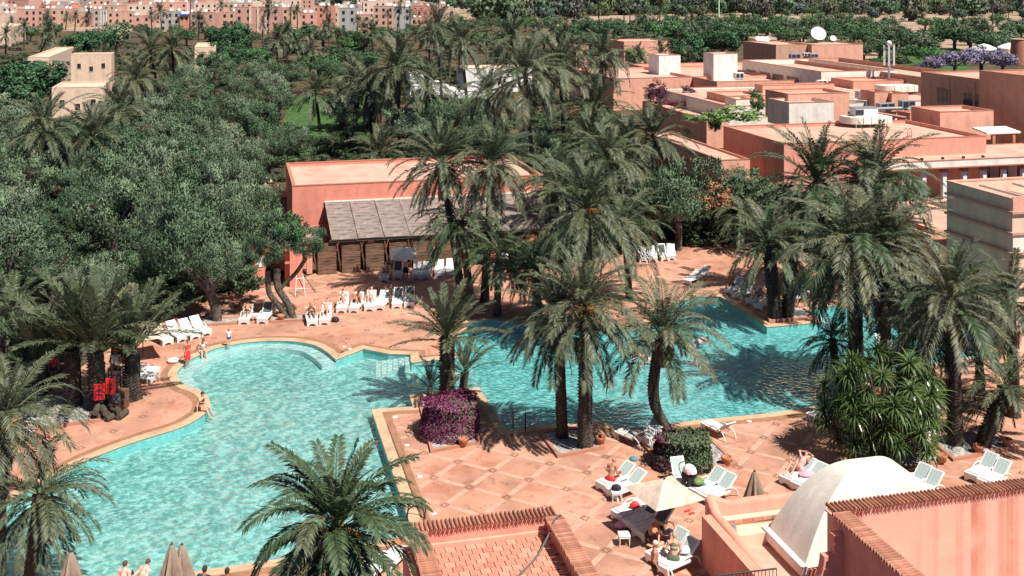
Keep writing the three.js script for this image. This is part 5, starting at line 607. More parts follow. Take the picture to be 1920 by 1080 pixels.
{ // terrace with a rounded parapet, bench steps and a domical vault
  const h = 2.2, o = at(1318, 934, h), g = thing('pool_terrace', 'raised terrace with a rounded pink parapet and bench steps', 'terrace', null, V(o.x, 0, o.z), TURN), T = 0.4;
  const wallOf = (pts, close) => { const l = []; for (let i = 0; i + 1 < pts.length; i++) { const [x0, z0, y0] = pts[i], [x1, z1, y1] = pts[i + 1]; const N = 10; for (let k = 0; k < N; k++) { const t0 = k / N, t1 = (k + 1) / N; l.push([lerp(x0, x1, t0), lerp(z0, z1, t0), lerp(y0, y1, smooth(t0))]); } if (i + 2 === pts.length) l.push(pts[i + 1]); } return l; };
  const sweep = (path) => { const prof = [[-T / 2, -9], [-T / 2, -0.14], [-T * 0.36, -0.04], [-T * 0.12, 0], [T * 0.12, 0], [T * 0.36, -0.04], [T / 2, -0.14], [T / 2, -9]], P = []; const n = path.length; const at2 = (i, j) => { const a = path[Math.max(0, i - 1)], b = path[Math.min(n - 1, i + 1)], dx = b[0] - a[0], dz = b[1] - a[1], l = Math.hypot(dx, dz), [x, z, y] = path[i], [u, v] = prof[j]; return V(x - dz / l * u, v < -5 ? 0 : y + v, z + dx / l * u); }; for (let i = 0; i + 1 < n; i++) for (let j = 0; j + 1 < prof.length; j++) { const a = at2(i, j), b = at2(i, j + 1), c = at2(i + 1, j), d = at2(i + 1, j + 1); for (const p of [a, c, b, b, c, d]) P.push(p.x, p.y, p.z); } for (const i of [0, n - 1]) for (let j = 1; j + 1 < prof.length; j++) { for (const p of [at2(i, 0), at2(i, j), at2(i, j + 1)]) P.push(p.x, p.y, p.z); } const q = new THREE.BufferGeometry(); q.setAttribute('position', new THREE.Float32BufferAttribute(P, 3)); q.computeVertexNormals(); return metric(toCreasedNormals(q, 0.7)); };
  mesh('parapet', sweep(wallOf([[0.2, 5.6, 1.75], [0.2, 1.0, 2.0], [0.2, 0.2, 2.38]])), M.pink, g); mesh('parapet', sweep(wallOf([[0.2, 0.2, 2.38], [1.0, 0.2, 2.12], [6.2, 0.2, 2.12], [7.0, 0.2, 2.5]])), M.pink, g); mesh('parapet', sweep(wallOf([[7.0, 0.2, 2.5], [7.05, 0.9, 2.3], [7.1, 3, 2.0]])), M.pink, g);
  put('outer_buttress', g, M.pink, 0.35, 1.9, 5.2, -0.18, 0.95, 3.3);
  put('floor', g, M.pinkRoof, 6.5, 0.9, 5, 3.7, 0.45, 3); put('bench_step', g, M.dune, 6.3, 1.35, 0.95, 3.6, 0.675, 1.0); put('bench_step', g, M.dune, 6.3, 1.62, 0.35, 3.6, 0.81, 0.6); for (let k = 0; k < 16; k++) put('edge_tile', g, M.paver[k % 3], 0.38, 0.12, 0.05, 0.7 + k * 0.4, 1.56, 0.805);
  const lp = thing('terrace_lamp', 'small grey lantern on the terrace bench', 'lamp', null, g.localToWorld(V(0.75, 1.35, 1.15))); mesh('body', new THREE.CylinderGeometry(0.09, 0.12, 0.26, 12).translate(0, 0.16, 0), M.zinc, lp); mesh('base', new THREE.CylinderGeometry(0.13, 0.14, 0.06, 12).translate(0, 0.03, 0), M.zinc, lp);
  // vault: four curved faces over a rectangle
  const v = thing('vault', 'cream plastered domical vault beside the courtyard wall', 'vault', null, V(at(1508, 1066, 1.3).x, 0, at(1508, 1066, 1.3).z).addScaledVector(E1, 3.35).addScaledVector(E2, -1.4), TURN), hx = 3.35, hz = 1.4, y0 = 1.3, top = 4.25, N = 20;
  const face = (cx, cz) => { const P = []; const pt = (t, s) => { const r = Math.cos(t * Math.PI / 2), y = y0 + (top - y0) * (1 - Math.pow(r, 2.3)); return V(cx ? cx * hx * r : s * hx * r, y, cz ? cz * hz * r : s * hz * r); }; for (let i = 0; i < N; i++) for (let j = 0; j < 10; j++) { const a = pt(i / N, j / 5 - 1), b = pt(i / N, (j + 1) / 5 - 1), c = pt((i + 1) / N, j / 5 - 1), d = pt((i + 1) / N, (j + 1) / 5 - 1); for (const p of cx + cz > 0 === !!cz ? [a, b, c, b, d, c] : [a, c, b, b, c, d]) P.push(p.x, p.y, p.z); } const q = new THREE.BufferGeometry(); q.setAttribute('position', new THREE.Float32BufferAttribute(P, 3)); q.computeVertexNormals(); return metric(toCreasedNormals(q, 0.5)); };
  for (const [a, b] of [[-1, 0], [1, 0], [0, 1], [0, -1]]) mesh('vault_face', face(a, b), M.cream, v);
  put('rim', v, M.white, 0.22, 0.35, 2 * hz + 0.3, -hx - 0.05, 1.25, 0); put('drum', v, M.pink, 2 * hx + 0.1, 1.2, 2 * hz + 0.1, 0, 0.65, 0);
  // dark balcony railing at the lower edge
  const b0 = at(1345, 1079, 2.6), b1 = at(1456, 1066, 2.6), rl = thing('railing', 'dark metal railing at the bottom edge below the terrace', 'railing', null, b0); const dx = b1.clone().sub(b0); mesh('handrail', cyl(V(0, 0, 0), dx, 0.03), M.dark, rl); for (let k = 0; k <= 16; k++) { const q = dx.clone().multiplyScalar(k / 16); mesh('baluster', cyl(V(q.x, -0.9, q.z), q, 0.014, 0.014, 5), M.dark, rl); } mesh('bottom_rail', cyl(V(0, -0.85, 0), dx.clone().add(V(0, -0.85, 0)), 0.02), M.dark, rl);
}
// beige villas in the garden
[['beige villa with a long blank wall behind the big palms', [97, 164], [212, 148], [90, 154], 6.6], ['beige villa before the dark dome of trees', [133, 102], [214, 98], [124, 99], 7.7], ['beige villa at the left picture edge', [52, 107], [98, 104], [-40, 90], 7.6], ['beige villa beside the round dark tree', [365, 88], [405, 85], [352, 80], 7.4], ['pale low villa at the far left edge', [-30, 50], [28, 48], [-40, 44], 7]].forEach(([l, fl, fr, bl, h], k) => { const g = block('villa', l, { fl, fr, bl, h, wall: M.dune, roof: M.dune, cope: M.dune, parapet: 0.35, group: 'beige villas in the garden' }), [w, d] = sizeOf(g); for (let i = 0; i < 3; i++) windowOn(g, 'front', w * (0.2 + 0.3 * i), h - 2.4 - (i % 2) * 0.6, 0.7, 1.0, 0, 0, M.dune); });
{ const g = thing('white_steps', 'white stepped wall in sun among the grey palms', 'wall', null, at(822, 185), TURN); for (let k = 0; k < 7; k++) put('step', g, M.white, 1.5, 5.2 - k * 0.62, 3.2, -5 + k * 1.5, (5.2 - k * 0.62) / 2, 0); put('wall', g, M.white, 6, 1.6, 0.6, 6, 0.8, 2); const b = block('white_villa', 'white low villa right of the stepped wall', { fl: [872, 128], w: 14, d: 9, h: 5, wall: M.white, roof: M.dune, parapet: 0.3 }); sizeOf(b); }
{ const g = thing('garden_house', 'small pink garden house with a tiled sign left of the pavilion', 'building', null, at(478, 432), TURN); put('wall', g, M.salmon, 3.4, 2.6, 3, 1.4, 1.3, -1.5); put('roof', g, M.copingClay, 3.7, 0.25, 3.3, 1.4, 2.75, -1.5); put('ridge', g, M.dune, 1.6, 0.2, 0.6, 1.6, 2.98, -0.4); }
// the town
{
  const tones = { p: stucco(0.60, 0.33, 0.265), o: stucco(0.60, 0.37, 0.275), g: stucco(0.42, 0.40, 0.37), d: stucco(0.66, 0.50, 0.40), w: stucco(0.70, 0.66, 0.62), r: stucco(0.58, 0.25, 0.19) }, words = { p: 'pink', o: 'orange', g: 'grey', d: 'sand-coloured', w: 'whitish', r: 'brick-red' };
  const winG = new THREE.BoxGeometry(1, 1, 1), r = rngOf(404);
  function house(label, x0, x1, yt, yb, tone, group, detail = true, turn = TURN * 0.4) {
    const p = at(x0, yb), q = at(x1, yb), w = q.x - p.x, h = (yb - yt) / scaleAt(yb), d = 9 + 5 * r(), g = thing('town_house', label, 'house', group, p, turn), m = tones[tone];
    put('wall', g, m, w, h, d, w / 2, h / 2, -d / 2); put('roof_edge', g, m, w + 0.3, 0.5, 0.35, w / 2, h + 0.25, -0.1); put('roof', g, tones.d, w - 0.6, 0.06, d - 0.6, w / 2, h + 0.03, -d / 2); put('roof_hut', g, tones[['p', 'd', 'g'][Math.floor(r() * 3)]], w * 0.28, 2.2, 3, w * (0.2 + 0.5 * r()), h + 1.1, -d * 0.6);
    if (detail) { const fl = Math.max(1, Math.round(h / 3.1)), nx = Math.max(2, Math.round(w / 3.6)); for (let j = 0; j < fl; j++) for (let i = 0; i < nx; i++) { if (r() < 0.16) continue; const f = mesh('window', winG, M.glass, g); f.scale.set(1.15, 1.5, 0.16); f.position.set(w * (i + 0.5) / nx, h - 1.7 - j * 3.1, 0.0); } }
    const nd = 2 + Math.floor(r() * 2); for (let k = 0; k < nd; k++) { const s = mesh('satellite_dish', dishGeo, M.white2, g); s.scale.setScalar(0.55 + 0.35 * r()); s.position.set(w * r(), h + 0.9, -1 - 3 * r()); }
    return [g, w, h];
  }
  const front = [[32, 80, 18, 50, 'p'], [80, 122, 17, 52, 'o'], [124, 168, 23, 50, 'o'], [174, 201, 18, 49, 'g'], [201, 250, 22, 50, 'o'], [250, 282, 30, 53, 'p'], [300, 336, 22, 56, 'g'], [337, 354, 28, 56, 'r'], [355, 402, 24, 62, 'p'], [402, 440, 23, 58, 'o'], [440, 524, 14, 64, 'p'], [526, 560, 15, 55, 'o'], [562, 592, 25, 52, 'p'], [594, 626, 12, 50, 'r'], [636, 668, 16, 66, 'g'], [654, 694, 28, 64, 'p'], [700, 738, 12, 56, 'o'], [738, 772, 14, 62, 'g'], [772, 790, 34, 56, 'o'], [784, 812, 10, 42, 'o'], [816, 836, 8, 36, 'p'], [0, 30, 26, 48, 'd']];
  front.forEach(([x0, x1, yt, yb, t], k) => { const [g, w, h] = house(`${words[t]} town house, ${['first', 'second', 'third', 'fourth', 'fifth', 'sixth', 'seventh', 'eighth', 'ninth', 'tenth', 'eleventh', 'twelfth', 'thirteenth', 'fourteenth', 'fifteenth', 'sixteenth', 'seventeenth', 'eighteenth', 'nineteenth', 'twentieth', 'twenty-first', 'at the left end'][k]}${k < 21 ? ' from the left in the front row' : ' of the front row'}`, x0, x1, yt, yb, t, 'front row of town houses'); if (k === 10) for (let i = 0; i < 3; i++) put('pilaster', g, M.dune, 0.9, h, 0.4, w * (0.34 + 0.17 * i), h / 2, 0.15); if (k === 3) for (let i = 0; i < 3; i++) put('bay_frame', g, M.white, 0.35, h - 1, 0.4, w * (0.55 + 0.19 * i), h / 2, 0.15); if (k === 7) put('awning', g, M.blue, 5, 0.8, 1.2, 2, h + 0.3, 0.4); });
  for (let k = 0; k < 170; k++) { const rowD = lerp(620, 1500, Math.pow(k / 170, 1.3)), px = -30 + 900 * r() * (rowD > 900 ? 1 : 0.97), yb = HORIZON + FOCAL * EYE / rowD, w = lerp(9, 20, r()), h = lerp(6, 12, r()), s = scaleAt(yb), t = 'ppoodwgdrw'[Math.floor(r() * 10)]; house(`small ${words[t]} house, ${ORD[(house.n = house.n ?? {})[t] = (house.n[t] ?? -1) + 1] ?? 'last'} nearest of its colour in the far town rows`, px, px + w * s, yb - h * s, yb, t, `${words[t]} houses in the far rows`, rowD < 900, (r() - 0.5) * 0.6); }
}

// ------------------------------------------------------------------ poolside furniture
const bar = (a, b, w, h) => { const d = b.clone().sub(a), g = new THREE.BoxGeometry(w, h, d.length()); g.applyQuaternion(new THREE.Quaternion().setFromUnitVectors(V(0, 0, 1), d.clone().normalize())); return g.translate((a.x + b.x) / 2, (a.y + b.y) / 2, (a.z + b.z) / 2); };
function loungerParts(root, back, { sling = M.sling, pad = M.cushion } = {}) {            // foot towards +z, head towards -z
  const W = 0.68, y = 0.34, hz = -0.25, b = back * Math.PI / 180, L = 0.78;
  for (const s of [-1, 1]) mesh('side_frame', merged([bar(V(s * W / 2, y, hz - 0.1), V(s * W / 2, y, 0.82), 0.06, 0.07), tube([V(s * (W / 2 + 0.01), y, 0.25), V(s * (W / 2 + 0.02), y + 0.17, 0.0), V(s * (W / 2 + 0.02), y + 0.16, -0.35), V(s * (W / 2 + 0.01), y - 0.02, -0.72), V(s * (W / 2 + 0.01), 0.02, -0.86)], 0.03, 18, 6)]), M.plastic, root);
  mesh('seat', rbox(W - 0.04, 0.05, 1.1, 0.02, 0, y + 0.02, 0.27), M.plastic, root); mesh('seat_pad', rbox(W - 0.1, 0.045, 1.0, 0.02, 0, y + 0.062, 0.28), pad, root);
  const s = new THREE.Shape(); s.moveTo(-W / 2, 0); s.lineTo(-W / 2, y + 0.04); s.lineTo(W / 2, y + 0.04); s.lineTo(W / 2, 0); s.lineTo(W / 2 - 0.1, 0); s.quadraticCurveTo(W / 2 - 0.14, 0.15, 0, 0.16); s.quadraticCurveTo(-W / 2 + 0.14, 0.15, -W / 2 + 0.1, 0); s.closePath();
  const f = mesh('foot_panel', new THREE.ExtrudeGeometry(s, { depth: 0.05, bevelEnabled: true, bevelSize: 0.012, bevelThickness: 0.012, bevelSegments: 2 }), M.plastic, root); f.position.set(0, 0, 0.81); f.rotation.x = 0.12;
  for (const sx of [-1, 1]) mesh('leg', bar(V(sx * (W / 2 - 0.02), y - 0.02, 0.72), V(sx * (W / 2 - 0.01), 0, 0.6), 0.05, 0.06), M.plastic, root);
  const bg = new THREE.Group(); bg.name = 'backrest'; bg.position.set(0, y + 0.03, hz); bg.rotation.x = b; root.add(bg);
  mesh('rail', merged([box(0.055, 0.05, L, -W / 2 + 0.05, 0, -L / 2), box(0.055, 0.05, L, W / 2 - 0.05, 0, -L / 2), box(W - 0.05, 0.05, 0.06, 0, 0, -L), box(W - 0.05, 0.05, 0.06, 0, 0, -0.02)]), M.plastic, bg); mesh('sling', rbox(W - 0.14, 0.025, L - 0.06, 0.01, 0, 0.012, -L / 2), sling, bg);
}
const protoLounger = {}; 
function lounger(label, px, py, turn, back = 40, kind = 'grey', group = 'white sun loungers') {
  const key = back + kind; let o;
  if (!protoLounger[key]) { o = protoLounger[key] = thing('sun_lounger', label, 'sun lounger', group, at(px, py), turn); loungerParts(o, back, kind === 'dark' ? { sling: M.darkSling } : kind === 'white' ? { sling: M.cushion } : {}); } else o = copyOf(protoLounger[key], label, group, at(px, py), turn);
  return o;
}
const A1 = -0.93;                                        // the near loungers lie with their heads to the right, away from the pool
[[462, 601, 0.05, 38, 'white', 'with a tanned bather under the big olive, left of the small table'], [498, 600, -0.05, 50, 'dark', 'with a dark towel over its back under the leaning olive'], [584, 604, 0.25, 28, 'grey', 'with a bather lying flat, left of the black bag'], [611, 602, 0.05, 52, 'white', 'with a bather shading her eyes, next to the black bag'], [643, 580, 0.02, 48, 'white', 'of the north row, leftmost, under the sitting man'], [669, 580, -0.1, 48, 'grey', 'of the north row, second, under a bending bather'], [695, 577, 0.02, 50, 'white', 'of the north row, third, next to a low table'], [717, 575, -0.1, 40, 'grey', 'of the north row, fourth, half in palm shade'], [746, 572, 0.02, 55, 'dark', 'of the north row, fifth, wholly in palm shade'], [768, 570, 0.05, 55, 'dark', 'of the north row, last before the stout palm'],
  [722, 523, 0, 30, 'white', 'before the pavilion post, with a reading bather'], [746, 519, 0.05, 58, 'dark', 'before the pavilion, with a dark raised back'], [782, 519, 0, 42, 'white', 'before the pavilion, right of the standing man'], [800, 518, 0, 42, 'grey', 'before the pavilion under the ivory parasol'], [824, 515, 0.06, 46, 'white', 'before the pavilion, white and steeply raised'], [845, 513, 0.06, 46, 'white', 'before the pavilion, last in front of the tall palms'], [925, 503, 0.0, 45, 'white', 'right of the tall palms with a bather in red'], [945, 501, 0, 45, 'white', 'right of the tall palms, second from them'], [975, 498, -0.3, 40, 'grey', 'right of the tall palms, third from them'],
  [1205, 487, 0, 40, 'white', 'leftmost at the hedge behind the bowed palm'], [1222, 486, 0, 40, 'white', 'second at the hedge behind the bowed palm'], [1243, 485, 0.1, 55, 'dark', 'third at the hedge, with a dark back'], [1258, 483, -0.1, 45, 'white', 'fourth at the hedge behind the bowed palm'], [1298, 530, -0.75, 30, 'white', 'left of the pair in sun beside the channel'], [1314, 522, -0.75, 30, 'white', 'right of the pair in sun beside the channel'],
  [1378, 548, -0.75, 48, 'grey', 'first of the shaded row on the island path'], [1396, 557, -0.75, 45, 'grey', 'second of the shaded row on the island path'], [1418, 568, -0.75, 45, 'grey', 'third of the shaded row on the island path'], [1434, 577, -0.75, 20, 'white', 'last of the shaded row, next to the thick palm'], [1495, 563, -0.6, 40, 'grey', 'in shade right of the island palms'],
  [303, 641, 0.75, 45, 'white', 'nearest the open beige parasol in the angled row'], [330, 635, 0.75, 45, 'white', 'second in the angled row under the big olive'], [354, 630, 0.75, 40, 'grey', 'third in the angled row, beside the white side table'], [375, 624, 0.75, 40, 'grey', 'last in the angled row, under the big olive'], [240, 640, 0.7, 50, 'white', 'behind the open beige parasol'], [268, 702, 1.35, 20, 'grey', 'half behind the lone pineapple-trunked palm'], [262, 716, 1.35, 10, 'white', 'lying flat in front of the lone pineapple-trunked palm'],
  [1347, 815, Math.PI + 0.55, 38, 'grey', 'standing alone in sun at the pool edge'], [1546, 796, Math.PI + 0.6, 45, 'dark', 'in the shade of the sword-leaved shrub'], [1186, 830, Math.PI + 0.7, 38, 'dark', 'in palm shade left of the trimmed bush'], [1222, 822, Math.PI + 0.6, 38, 'grey', 'half hidden behind the trimmed bush'],
  [1155, 912, A1, 35, 'grey', 'under the bald man'], [1176, 926, A1, 35, 'grey', 'with a black bag at its foot, nearer than the bald man'], [1186, 967, A1, 30, 'white', 'with a red bag, left of the open parasol'], [1208, 984, A1, 40, 'dark', 'in the shadow of the open parasol, farther one'], [1226, 1000, A1, 40, 'dark', 'in the shadow of the open parasol, nearer one'], [1253, 1046, A1, 42, 'grey', 'with the woman in black sitting on it'], [1272, 1066, A1, 42, 'grey', 'nearest the railing, with a crumpled towel'], [1279, 913, 0.25, 62, 'grey', 'seen upright behind the open parasol'],
  [1327, 924, A1, 40, 'grey', 'farther of the pair left of the closed parasol cone'], [1347, 935, A1, 40, 'grey', 'nearer of the pair left of the closed parasol cone'], [1497, 902, A1, 35, 'grey', 'under the woman in the pink bikini'], [1519, 913, A1, 35, 'grey', 'with the pink towel beside the bikini bather'], [1716, 918, A1, 42, 'grey', 'farther of the pair behind the vault'], [1738, 930, A1, 42, 'grey', 'nearer of the pair behind the vault'], [1842, 895, A1, 40, 'grey', 'farther of the pair at the right, in sun'], [1866, 908, A1, 40, 'grey', 'nearer of the pair at the right, in sun'], [735, 1062, 2.75, 38, 'white', 'left of the tiled near building, behind the lush palm'], [700, 1082, 2.75, 38, 'white', 'lowest, half under the lush palm'],
].forEach(([x, y, t, b, k, l]) => lounger('white sun lounger ' + l, x, y, t, b, k, 'white sun loungers'));
const tileLog = { geo: new THREE.CylinderGeometry(0.16, 0.18, 0.8, 9).rotateZ(Math.PI / 2) };
const tableGeo = { top: rbox(0.46, 0.05, 0.46, 0.02, 0, 0.41, 0), apron: merged([box(0.42, 0.06, 0.02, 0, 0.36, 0.21), box(0.42, 0.06, 0.02, 0, 0.36, -0.21), box(0.02, 0.06, 0.42, 0.21, 0.36, 0), box(0.02, 0.06, 0.42, -0.21, 0.36, 0)]), leg: new THREE.CylinderGeometry(0.024, 0.018, 0.39, 8).translate(0, 0.195, 0) };
[[1170, 1021, 'alone on the deck left of the parasol shadow'], [1156, 939, 'at the foot of the lounger with the black bag'], [353, 638, 'in the angled row of loungers'], [481, 601, 'in olive shade between two loungers'], [684, 578, 'between the third and second lounger of the north row'], [1520, 558, 'in sun behind the island palms'], [1452, 556, 'in shade on the island path']].forEach(([x, y, l]) => { const t = thing('side_table', 'small square white side table ' + l, 'side table', 'white side tables', at(x, y), 0.05); mesh('top', tableGeo.top, M.plastic, t); mesh('apron', tableGeo.apron, M.plastic, t); for (const [a, b] of [[1, 1], [-1, 1], [1, -1], [-1, -1]]) mesh('leg', tableGeo.leg, M.plastic, t).position.set(a * 0.19, 0, b * 0.19); });
// parasols
function openParasol(label, px, py, H, half, turn, m, tilt = 0) {
  const g = thing('parasol', label, 'parasol', 'open parasols', at(px, py), turn), top = new THREE.Group(); top.name = 'canopy'; top.position.y = H - 0.45; top.rotation.x = tilt; g.add(top);
  const P = []; const c = [[-1, -1], [1, -1], [1, 1], [-1, 1]].map(([x, z]) => V(x * half, 0, z * half)), apex = V(0, 0.55, 0), N = 6;
  for (let k = 0; k < 4; k++) { const a = c[k], b = c[(k + 1) % 4], pt = (u, v) => { const e = a.clone().lerp(b, v), p = apex.clone().lerp(e, u); p.y -= 0.06 * Math.sin(Math.PI * v) * u - 0.05 * Math.sin(Math.PI * u); const s = 1 - 0.05 * Math.sin(Math.PI * v) * u; p.x *= s; p.z *= s; return p; }; for (let i = 0; i < N; i++) for (let j = 0; j < N; j++) { const q = [pt(i / N, j / N), pt((i + 1) / N, j / N), pt(i / N, (j + 1) / N), pt((i + 1) / N, (j + 1) / N)]; for (const n of [0, 2, 1, 1, 2, 3]) P.push(q[n].x, q[n].y, q[n].z); } }
  const geo = new THREE.BufferGeometry(); geo.setAttribute('position', new THREE.Float32BufferAttribute(P, 3)); geo.computeVertexNormals(); m.side = THREE.DoubleSide; mesh('fabric', metric(toCreasedNormals(geo, 0.5)), m, top); for (const e of c) mesh('rib', cyl(V(0, 0.5, 0), e.clone().add(V(0, -0.02, 0)), 0.012, 0.012, 5), M.wood, top); mesh('finial', new THREE.SphereGeometry(0.05, 8, 6).translate(0, 0.6, 0), M.wood, top);
  mesh('pole', cyl(V(0, 0, 0), V(0, H + 0.1, 0), 0.03), M.dark, g); mesh('base', new THREE.CylinderGeometry(0.26, 0.3, 0.1, 16).translate(0, 0.05, 0), M.grey, g);
}
openParasol('open beige parasol over the near loungers', 1246, 1012, 2.3, 1.15, 0.45, M.canvas); openParasol('open beige parasol in sun behind the lone pineapple-trunked palm', 268, 672, 1.9, 1.25, 0.5, M.canvas.clone()); openParasol('open ivory parasol before the pavilion', 757, 522, 2.25, 1.0, 0.15, M.ivory, 0.15);
function shutParasol(label, px, py, H, hood = false) {
  const g = thing('closed_parasol', label, 'parasol', 'closed parasols', at(px, py)), P = [], N = 28, R = (t) => lerp(0.06, 0.44, Math.pow(t, 0.8)) * (t > 0.93 ? lerp(1, 0.82, (t - 0.93) / 0.07) : 1);
  const pt = (i, j) => { const t = i / 12, a = j / N * 6.2832, f = 1 + 0.32 * Math.pow(t, 0.6) * Math.cos(a * 7); return V(Math.cos(a) * R(t) * f, H - t * (H - 0.75), Math.sin(a) * R(t) * f); }; for (let i = 0; i < 12; i++) for (let j = 0; j < N; j++) { const a = pt(i, j), b = pt(i + 1, j), c = pt(i, j + 1), d = pt(i + 1, j + 1); for (const p of [a, c, b, b, c, d]) P.push(p.x, p.y, p.z); }
  const q = new THREE.BufferGeometry(); q.setAttribute('position', new THREE.Float32BufferAttribute(P, 3)); q.computeVertexNormals(); mesh('folded_canopy', metric(q), M.canvasFold, g); if (hood) mesh('hood', new THREE.ConeGeometry(0.42, 0.55, 6).translate(0, H - 0.15, 0), M.canvasFold, g); mesh('pole', cyl(V(0, 0, 0), V(0, H + 0.06, 0), 0.03), M.wood, g); mesh('base', new THREE.CylinderGeometry(0.26, 0.3, 0.1, 16).translate(0, 0.05, 0), M.grey, g);
}
shutParasol('closed brown parasol cone behind the terrace parapet', 1415, 985, 2.2); shutParasol('closed hooded parasol beside the vault', 1585, 965, 2.25, true); shutParasol('closed parasol at the bottom left by the drooping palm', 133, 1150, 2.15); shutParasol('left of the two closed parasols by the pale bathers', 322, 1140, 2.25); shutParasol('right of the two closed parasols by the pale bathers', 341, 1132, 2.1);
// bathers' things and oddments
function small(name, label, category, px, py, h, geo, m, turn = 0, group) { const o = mesh(name, geo, m); o.position.copy(at(px, py)); o.position.y = h; o.rotation.y = turn; tag(o, label, category, group); return o; }
const lump = (w, h, d, seed) => { const g = new THREE.IcosahedronGeometry(0.5, 4), p = g.attributes.position, r = fbm(seed, [3, 7, 13]); for (let i = 0; i < p.count; i++) { const v = V().fromBufferAttribute(p, i), k = 0.75 + 0.5 * r(v.x * 0.5 + 0.5 + v.y * 0.2, v.z * 0.5 + 0.5 + v.y * 0.3); p.setXYZ(i, v.x * k * w, Math.max(-0.18, v.y * k) * h, v.z * k * d); } return mergeVertices(g.deleteAttribute('normal').deleteAttribute('uv')).computeVertexNormals() ?? g; };
const lumpG = (w, h, d, s) => { let g = new THREE.IcosahedronGeometry(0.5, 4); g.deleteAttribute('normal'); g.deleteAttribute('uv'); g = mergeVertices(g); const p = g.attributes.position, r = fbm(s, [3, 7, 13]); for (let i = 0; i < p.count; i++) { const v = V().fromBufferAttribute(p, i), k = 0.75 + 0.5 * r(v.x * 0.5 + 0.5 + v.y * 0.2, v.z * 0.5 + 0.5 + v.y * 0.3); p.setXYZ(i, v.x * k * w, Math.max(-0.18, v.y * k) * h, v.z * k * d); } g.computeVertexNormals(); return g; };
small('beach_bag', 'black bag on the white table by the bald man', 'bag', 1156, 938, 0.52, lumpG(0.42, 0.34, 0.3, 3), M.black, 0, 'bags'); small('beach_bag', 'black bag beside the bather shading her eyes', 'bag', 629, 603, 0.12, lumpG(0.5, 0.4, 0.4, 4), M.black, 0, 'bags'); small('beach_bag', 'red and black bag on the lounger left of the parasol', 'bag', 1190, 972, 0.52, lumpG(0.42, 0.36, 0.3, 5), M.red, 0, 'bags'); small('beach_bag', 'pink bag on the deck beside the white table', 'bag', 1163, 990, 0.1, lumpG(0.4, 0.3, 0.3, 6), M.pinkCloth, 0, 'bags');
small('towel', 'pink and white towel bunched on the bikini bather\'s second lounger', 'towel', 1512, 910, 0.5, lumpG(0.7, 0.22, 0.5, 7), M.pinkCloth, 0.4, 'towels'); small('towel', 'crumpled pale towel on the nearest lounger', 'towel', 1285, 1058, 0.55, lumpG(0.8, 0.25, 0.5, 8), M.cushion, 0.4, 'towels'); small('towel', 'red towel on the bald man\'s lounger', 'towel', 1166, 905, 0.45, lumpG(0.3, 0.14, 0.24, 9), M.red, 0.2, 'towels'); small('towel', 'blue-striped towel at the head of the bald man\'s lounger', 'towel', 1188, 890, 0.7, lumpG(0.4, 0.25, 0.4, 10), M.towelBlue, 0.3, 'towels'); small('towel', 'pale towel hung on the edge palm', 'towel', 42, 1085, 5.4, lumpG(0.9, 0.28, 0.25, 12), M.white2, 0.3, 'towels');
small('towel', 'blue towel on the loungers left of the closed parasol cone', 'towel', 1318, 928, 0.46, lumpG(0.3, 0.1, 0.2, 11), M.towelBlue, 0.2, 'towels');
for (const [x, y, l] of [[1289, 959, 'pair of red sandals on the deck, farther one'], [1297, 964, 'pair of red sandals on the deck, nearer one']]) small('sandal', l, 'sandal', x, y, 0.03, rbox(0.27, 0.05, 0.1, 0.02), M.red, 0.5, 'red sandals');
{ const g = thing('lifebuoy', 'white ring lifebuoy lying at the pool edge', 'lifebuoy', null, at(325, 679)); mesh('ring', new THREE.TorusGeometry(0.26, 0.09, 10, 24).rotateX(Math.PI / 2).translate(0, 0.1, 0), M.white2, g); mesh('rope', new THREE.TorusGeometry(0.36, 0.012, 6, 24).rotateX(Math.PI / 2).translate(0, 0.1, 0), M.red, g); }
{ // pushchair
  const g = thing('pushchair', 'black pushchair with a pale hood behind the open parasol', 'pushchair', null, at(1292, 925), 0.4); mesh('seat', rbox(0.5, 0.55, 0.55, 0.1, 0, 0.65, 0), M.black, g); mesh('hood', new THREE.SphereGeometry(0.36, 14, 8, 0, 6.283, 0, 1.5).scale(0.8, 0.9, 1).translate(0, 0.95, 0.05), M.white2, g); mesh('handle', tube([V(-0.25, 0.7, -0.2), V(-0.25, 1.15, -0.4), V(0.25, 1.15, -0.4), V(0.25, 0.7, -0.2)], 0.02, 20, 6), M.black, g); for (const [x, z] of [[-0.27, 0.35], [0.27, 0.35], [-0.27, -0.3], [0.27, -0.3]]) { const w = new THREE.Group(); w.name = 'wheel'; w.position.set(x, 0.15, z); g.add(w); mesh('tyre', new THREE.TorusGeometry(0.12, 0.03, 6, 16).rotateY(Math.PI / 2), M.black, w); mesh('hub', new THREE.CylinderGeometry(0.05, 0.05, 0.04, 10).rotateZ(Math.PI / 2), M.steel, w); } for (const x of [-0.24, 0.24]) mesh('strut', merged([cyl(V(x, 0.15, 0.35), V(x, 0.7, -0.2), 0.018), cyl(V(x, 0.15, -0.3), V(x, 0.6, 0.2), 0.018)]), M.steel, g); mesh('toy', lumpG(0.25, 0.3, 0.25, 21), M.pinkCloth, g).position.set(-0.2, 1.05, 0.3); mesh('basket', lumpG(0.5, 0.3, 0.4, 22), vineGreen.clone(), g).position.set(0.25, 0.6, 0.35); g.children[g.children.length - 1].material.vertexColors = false; }
